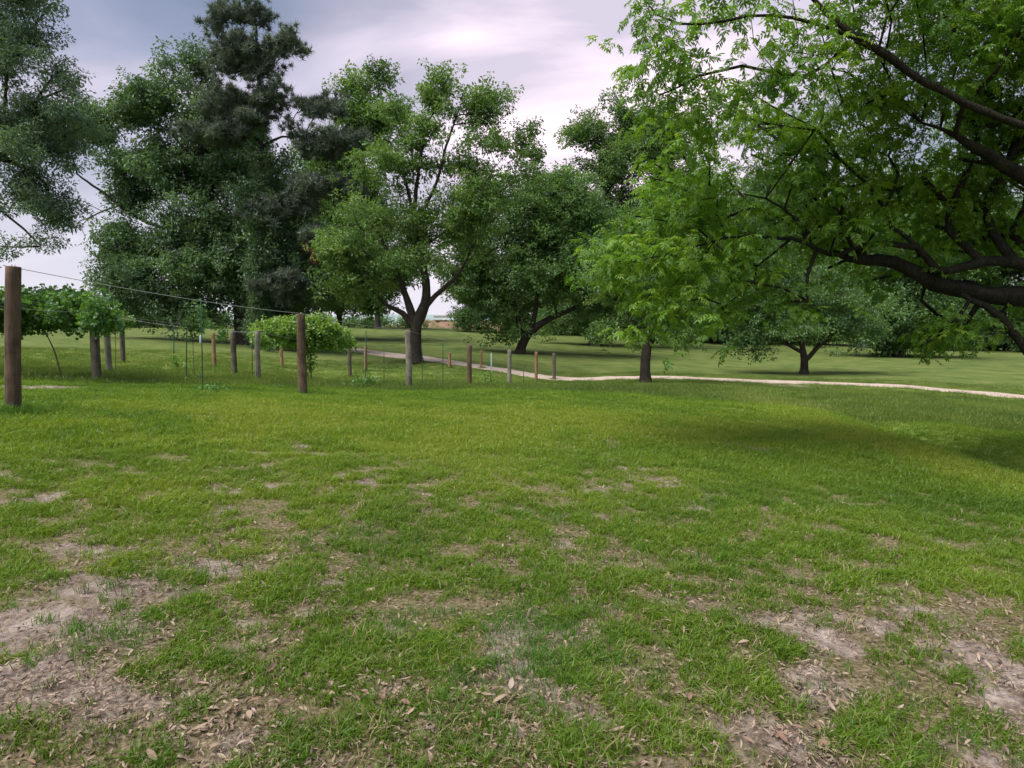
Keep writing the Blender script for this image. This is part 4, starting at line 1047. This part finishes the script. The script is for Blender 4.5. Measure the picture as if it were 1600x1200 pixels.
young('young_vine', 'weedy green tuft at the foot of the stake near the drive start', gp(570, 18.6), 22, .26, .30, 'dark grape leaves', ss=.7, seed=3)
young('young_vine', 'small leafy sprout beside the tagged stake', gp(762, 25), 16, .22, .5, ss=.7, seed=4)
young('young_vine', 'low weeds at the foot of the tallest stake', gp(335, 13.4), 14, .28, .08, 'dark grape leaves', ss=.45, seed=5)

# ------------------------------------------------------------------ grape vines
def vine(name, label, base, cord, blobs, key, mat, tint, n, seed, trunk_r=.03, ss=1.0, group=None, trunk_lean=(0, 0, 0), skirt=None):
    r = np.random.default_rng(seed); root = empty(name, base); tag(root, label, 'grapevine', group)
    base = np.asarray(base); cord = np.asarray(cord)
    mid = cord[len(cord) // 2]
    tr = smooth_line(np.array([base - [0, 0, .05], base * .6 + mid * .4 + np.array(trunk_lean), base * .25 + mid * .75 - np.array(trunk_lean) * .4, mid]), 12)
    chains = [(tr - base, np.linspace(trunk_r * .75, trunk_r * .4, 12))]
    cs = smooth_line(cord, 24); cs[:, 2] += r.normal(0, .015, 24)
    chains.append((cs - base, np.full(24, trunk_r * .4)))
    for k in range(26):
        s = cs[r.integers(0, 24)]; e = s + np.array([r.normal(0, .3), r.normal(0, .35), r.uniform(-.5, .35)])
        chains.append((np.array([s, s * .5 + e * .5 + [0, 0, .1], e]) - base, np.array([.008, .006, .004])))
    V, Fc = tube_mesh(chains, lambda q: 6, .05); mesh_obj('trunk', V, Fc, M['bark_vine'], root)
    wsum = np.array([b[1][0] * b[1][2] for b in blobs]); pts = []
    for (c, rv), w in zip(blobs, wsum / wsum.sum()):
        m = max(3, int(n * w)); v = r.normal(0, 1, (m, 3)); v /= np.linalg.norm(v, axis=1)[:, None]
        pts.append(c + v * (r.random(m) ** .6)[:, None] * np.array(rv) * 1.02 + r.normal(0, .07, (m, 3)))
    pts = np.concatenate(pts)
    if skirt is not None: pts = np.r_[pts, skirt]
    t = np.clip(tint + r.normal(0, .17, len(pts)) , 0, 1)
    tag_stuff(scatter('foliage', key, pts - base, np.c_[r.normal(0, .5, (len(pts), 2)), r.uniform(0, 6, len(pts))], ss * r.uniform(.7, 1.25, len(pts)), t, M[mat], root))
b = G(484, 28.5)
rr = np.random.default_rng(2)
sk = np.array([P(484 + rr.normal(0, 4), yy, 28.4) for yy in rr.uniform(535, 590, 26)])
vine('grapevine', 'bushy bright green grapevine spilling over its wire behind the brown post', b, [P(405, 517, 26), P(440, 516, 27), P(484, 520, 28.5), P(520, 532, 30.5), P(548, 543, 32)],
     lob([(425, 516, 30, 14, -1.5), (460, 512, 34, 17, -.5), (495, 516, 34, 22), (520, 528, 26, 18, 1), (538, 536, 16, 10, 2), (412, 530, 14, 12, -2), (480, 532, 45, 13, 0)], 28.5, dr=.8),
     'grape leaves', 'leaf_vine', .78, 1900, 5, .04, 1.05, skirt=sk)
rr2 = np.random.default_rng(8)
b = gp(91, 17.5)
vine('grapevine', 'dark leafy row of grapevine along the wire behind the nearest post', b, [P(-90, 478, 15), P(0, 482, 16.2), P(60, 486, 17.2), P(93, 490, 17.5), P(150, 490, 15.8)],
     lob([(-50, 500, 45, 34, -2), (10, 490, 34, 34, -1.2), (50, 492, 30, 30, -.5), (95, 487, 34, 26), (70, 480, 34, 24), (50, 484, 34, 26, -.8), (110, 484, 34, 28, -1), (130, 492, 26, 26, -.8), (152, 494, 20, 26, -1.5), (150, 474, 14, 14, -1), (105, 470, 20, 14), (30, 474, 30, 14, -1), (-10, 470, 30, 16, -2)], 17, dr=.6),
     'dark grape leaves', 'leaf_vine_dark', .68, 1700, 6, .028, .95, trunk_lean=(.04, 0, 0))
b = gp(176, 23)
vine('grapevine', 'small rounded vine on the pale and dark posts at the end of the left row', b, [P(165, 498, 22), P(180, 500, 23), P(205, 502, 25)],
     lob([(170, 503, 14, 14), (186, 502, 18, 12, 3), (160, 510, 10, 10, -2)], 22, dr=.45), 'grape leaves', 'leaf_vine', .4, 320, 7, .02, .9)
b = gp(300, 19.8)
vine('grapevine', 'scrappy young vine hanging on the wire between the green stakes', b, [P(284, 508, 19.6), P(300, 506, 19.8), P(330, 508, 20)],
     lob([(302, 504, 16, 14), (292, 516, 10, 5), (322, 512, 14, 5), (312, 490, 5, 14, -3), (350, 522, 14, 6, 1)], 19.8, dr=.3), 'dark grape leaves', 'leaf_vine_dark', .65, 80, 8, .014, .7)

# creeping weeds round the oak foot
bush('undergrowth', 'leafy low growth at the foot of the ivy hung pine', 418, 47.5, [(418, 545, 11, 16), (395, 550, 16, 6)], 'light leaves', 'leaf_back', .6, None, 1.0, 2.0, 9, .3, seed=15)

# ------------------------------------------------------------------ grass
def sector_points(r0, r1, n, half=math.radians(47), pw=1.0):
    u = rng.random(n)
    if pw == 0: r = r0 * (r1 / r0) ** u                         # area density ~ 1/r^2
    else: r = np.sqrt(r0 * r0 + (r1 * r1 - r0 * r0) * u)
    a = rng.uniform(-half, half, n)
    return r * np.sin(a), r * np.cos(a)
def off_drive(x, y, m=1.3):
    d = np.full(len(x), 1e9)
    for p in dl[::4]: d = np.minimum(d, (x - p[0]) ** 2 + (y - p[1]) ** 2)
    return d > m * m
def grass_layer(name, label, r0, r1, n, kw, size, k=5, pw=1.0, half=math.radians(47), mat='grass', thresh=.5, tadd=0):
    col = spray_objs(name + ' tuft', [tuft(seed=i * 5 + 1, **kw) for i in range(k)], M[mat])
    x, y = sector_points(r0, r1, n, half, pw)
    b = bare(x, y); keep = (rng.random(n) > b * 1.25 / (thresh * 2) * 1.0)
    # clumpy growth: thinner between tufts close by
    cl = fbm(x * 5.5, y * 5.5, 211, 3)
    r = np.sqrt(x * x + y * y)
    keep &= rng.random(n) < np.clip(.26 + (cl - .42) * 4.0 + sstep(4, 10, r) * .9 - (fbm(x * 1.7, y * 1.7, 611, 3) - .5) * 1.3 * (1 - sstep(5, 9, r)), .08, 1)
    if r1 > 30: keep &= off_drive(x, y)
    x = x[keep]; y = y[keep]; b = b[keep]; cl = cl[keep]; r = r[keep]
    lu = lushness(x, y); m = len(x)
    tint = np.clip(lu * .95 - .08 + tadd + rng.normal(0, .12, m) - b * .1, 0, 1)
    sz = size * rng.uniform(.65, 1.25, m) * (.75 + .6 * np.clip(cl - .25, 0, .6)) * (1 - .35 * b)
    rot = np.c_[rng.normal(0, .12, (m, 2)), rng.uniform(0, 6.28, m)]
    o = scatter(name, col, np.c_[x, y, hgt(x, y) - b * .012], rot, sz, tint, M[mat])
    tag(o, label, 'grass', None, 'stuff'); return o
grass_layer('grass', 'short bright green grass growing in tufts between bare sandy spots', 1.3, 8, 62000, dict(n=12, h=.056, spread=.026, w=.0058, lean=1.3), 1.0, 7)
grass_layer('grass', 'mown green turf of the middle lawn', 7.6, 19, 70000, dict(n=15, h=.056, spread=.05, w=.008, lean=.9), 1.1, 5, 0)
grass_layer('grass', 'green turf between the trellis posts and the drive', 18, 46, 30000, dict(n=70, h=.075, spread=.24, w=.013, lean=.8, seg=1), 1.0, 4, 0, mat='grass_far')
grass_layer('grass', 'dry straw coloured grass stems scattered through the turf', 1.4, 13, 7000, dict(n=6, h=.06, spread=.035, w=.0045, lean=1.7), 1.0, 5, 0, mat='grass_dry', thresh=2)
# longer tufts: round post feet and as scattered clumps
def tall():
    col = spray_objs('tall tuft', [tuft(seed=i + 70, n=22, h=.095, spread=.04, w=.005, lean=1.0) for i in range(4)], M['grass_tall'])
    X = []; Yy = []; S = []
    for i, (px, pb, pt, Y, w, mt, lab) in enumerate(POSTS):
        x = tops[i][0]; m = 60 if i == 0 else 22; R_ = w * .5 * Y / F
        a = rng.uniform(0, 6.28, m); q = R_ + np.abs(rng.normal(0, .12, m)); X.append(x + np.cos(a) * q); Yy.append(Y + np.sin(a) * q); S.append(rng.uniform(.8, 1.5, m))
    x0 = tops[0][0]; m = 220; X.append(rng.uniform(x0 - 1.5, x0 + 2.2, m)); Yy.append(tops[0][1] + rng.normal(.1, .3, m)); S.append(rng.uniform(.5, 1.2, m))
    for px, py, s, m in [(470, 620, .5, 40), (840, 970, .35, 120), (870, 1010, .3, 120), (820, 1060, .25, 90), (1110, 785, .15, 40), (1150, 770, .3, 40), (560, 860, .3, 60), (260, 915, .25, 70), (150, 1000, .15, 40), (1320, 770, .3, 40), (1400, 640, .6, 40), (1330, 630, .5, 40), (860, 820, .3, 50), (1400, 1150, .2, 60), (1100, 870, .3, 60), (610, 980, .12, 30), (200, 640, .8, 80), (100, 630, 1, 80)]:
        c = ray_ground(px, py); X.append(c[0] + rng.normal(0, s, m)); Yy.append(c[1] + rng.normal(0, s, m)); S.append(rng.uniform(.35, .8, m))
    x = np.concatenate(X); y = np.concatenate(Yy); s = np.concatenate(S); m = len(x)
    o = scatter('grass', col, np.c_[x, y, hgt(x, y)], np.c_[rng.normal(0, .15, (m, 2)), rng.uniform(0, 6.28, m)], s, np.clip(rng.normal(.5, .2, m), 0, 1), M['grass_tall'])
    tag(o, 'longer dark grass clumps round the post feet and over the lawn', 'grass', None, 'stuff')
tall()

# ------------------------------------------------------------------ fallen leaves
def dead_leaf_mesh(seed):
    r = np.random.default_rng(seed); V = []; Fc = []
    n = 5; ln = 1.0; w = r.uniform(.26, .4); curl = r.uniform(-.9, .9); fold = r.uniform(.1, .6); tw = r.normal(0, .5)
    for i in range(n + 1):
        u = i / n; ww = w * math.sin(math.pi * min(1, u * .93 + .04)) ** .8 * .5; zc = curl * (u - .5) ** 2 * .6
        th = tw * (u - .5); c, s = math.cos(th), math.sin(th); zz = fold * ww
        V += [(u - .5, -ww * c, zc + zz - ww * s), (u - .5, 0, zc), (u - .5, ww * c, zc + zz + ww * s)]
    for i in range(n):
        a = i * 3; Fc += [(a, a + 3, a + 4, a + 1), (a + 1, a + 4, a + 5, a + 2)]
    zmin = min(v[2] for v in V); V = [(a, b, c - zmin) for a, b, c in V]
    return V, Fc
def litter_w(x, y):
    r = np.sqrt(x * x + y * y)
    return np.clip(.45 + sstep(.40, .62, fbm(x * 1.6, y * 1.6, 501, 3)) * 1.0, 0, 1) * (1 - .55 * sstep(3, 7, r)) * (.5 + .5 * bare(x, y) ** .5)
lm = []
for i in range(10):
    V, Fc = dead_leaf_mesh(i); me = bpy.data.meshes.new('dead_leaf'); me.from_pydata(V, [], Fc)
    m, t, out = (None, None, None); lm.append(me)
litter_cols = [(.36, .265, .195), (.27, .185, .13), (.17, .11, .08), (.42, .33, .26), (.26, .155, .11)]
lmats = []
for i, c in enumerate(litter_cols):
    m, t, out = new_mat('dry leaf'); tcn = N(t, 'ShaderNodeTexCoord'); nn = noise(t, tcn.outputs['Object'], 4, 5, .6); oi = N(t, 'ShaderNodeObjectInfo')
    col = mixc(t, nn, c, tuple(v * .45 for v in c)); bsdf(t, out, col, .7, .25); lmats.append(m)
for i, me in enumerate(lm): me.materials.append(lmats[i % 5])
pts = []
while len(pts) < 298:
    x, y = sector_points(2.0, 5.2, 400, math.radians(42), 0)
    k = rng.random(400) < litter_w(x, y)
    pts += list(zip(x[k], y[k]))
    # piles seen low in the middle and at the lower right
    for px, py, s, m in [(620, 1095, .10, 14), (780, 1100, .10, 12), (1240, 1150, .14, 16), (570, 1080, .08, 6), (1010, 1160, .15, 8)]:
        c = ray_ground(px, py); pts += [(c[0] + rng.normal(0, s), c[1] + rng.normal(0, s * .6)) for _ in range(m)]
pts = np.array(pts); pts = pts[rng.permutation(len(pts))[:298]]
pz = hgt(pts[:, 0], pts[:, 1])
for (x, y), z in zip(pts, pz):
    o = bpy.data.objects.new('dead_leaf', lm[rng.integers(0, 10)]); link(o, lawn)
    o.location = (x, y, z + rng.uniform(.004, .03)); sc_ = .03 + .04 * rng.random() ** 1.6; o.scale = (sc_, sc_ * rng.uniform(.7, 1.25), sc_ * rng.uniform(.5, 1.3))
    o.rotation_euler = (rng.normal(0, .35), rng.normal(0, .3), rng.uniform(0, 6.28))
col = spray_objs('litter leaf', [dead_leaf_mesh(i + 30) for i in range(6)], M['litter'])
def litter(n, r0, r1, s, pw):
    x, y = sector_points(r0, r1, n, math.radians(48), pw); k = rng.random(n) < litter_w(x, y); x = x[k]; y = y[k]; m = len(x)
    return np.c_[x, y, hgt(x, y) + rng.uniform(.0, .018, m)], rng.uniform(.5, 1.2, m) * s
p1, s1 = litter(90000, 1.5, 7, .029, 0); p2, s2 = litter(9000, 6, 15, .05, 0)
p = np.r_[p1, p2]; s = np.r_[s1, s2]; m = len(p); s *= np.random.default_rng(4).uniform(.4, 1.35, m)
o = scatter('leaf_litter', col, p, np.c_[rng.normal(0, .4, (m, 2)), rng.uniform(0, 6.28, m)], s, rng.random(m), M['litter'], lawn)
tag(o, 'small dry leaf fragments and mulch lying among the grass', None, None, 'stuff')
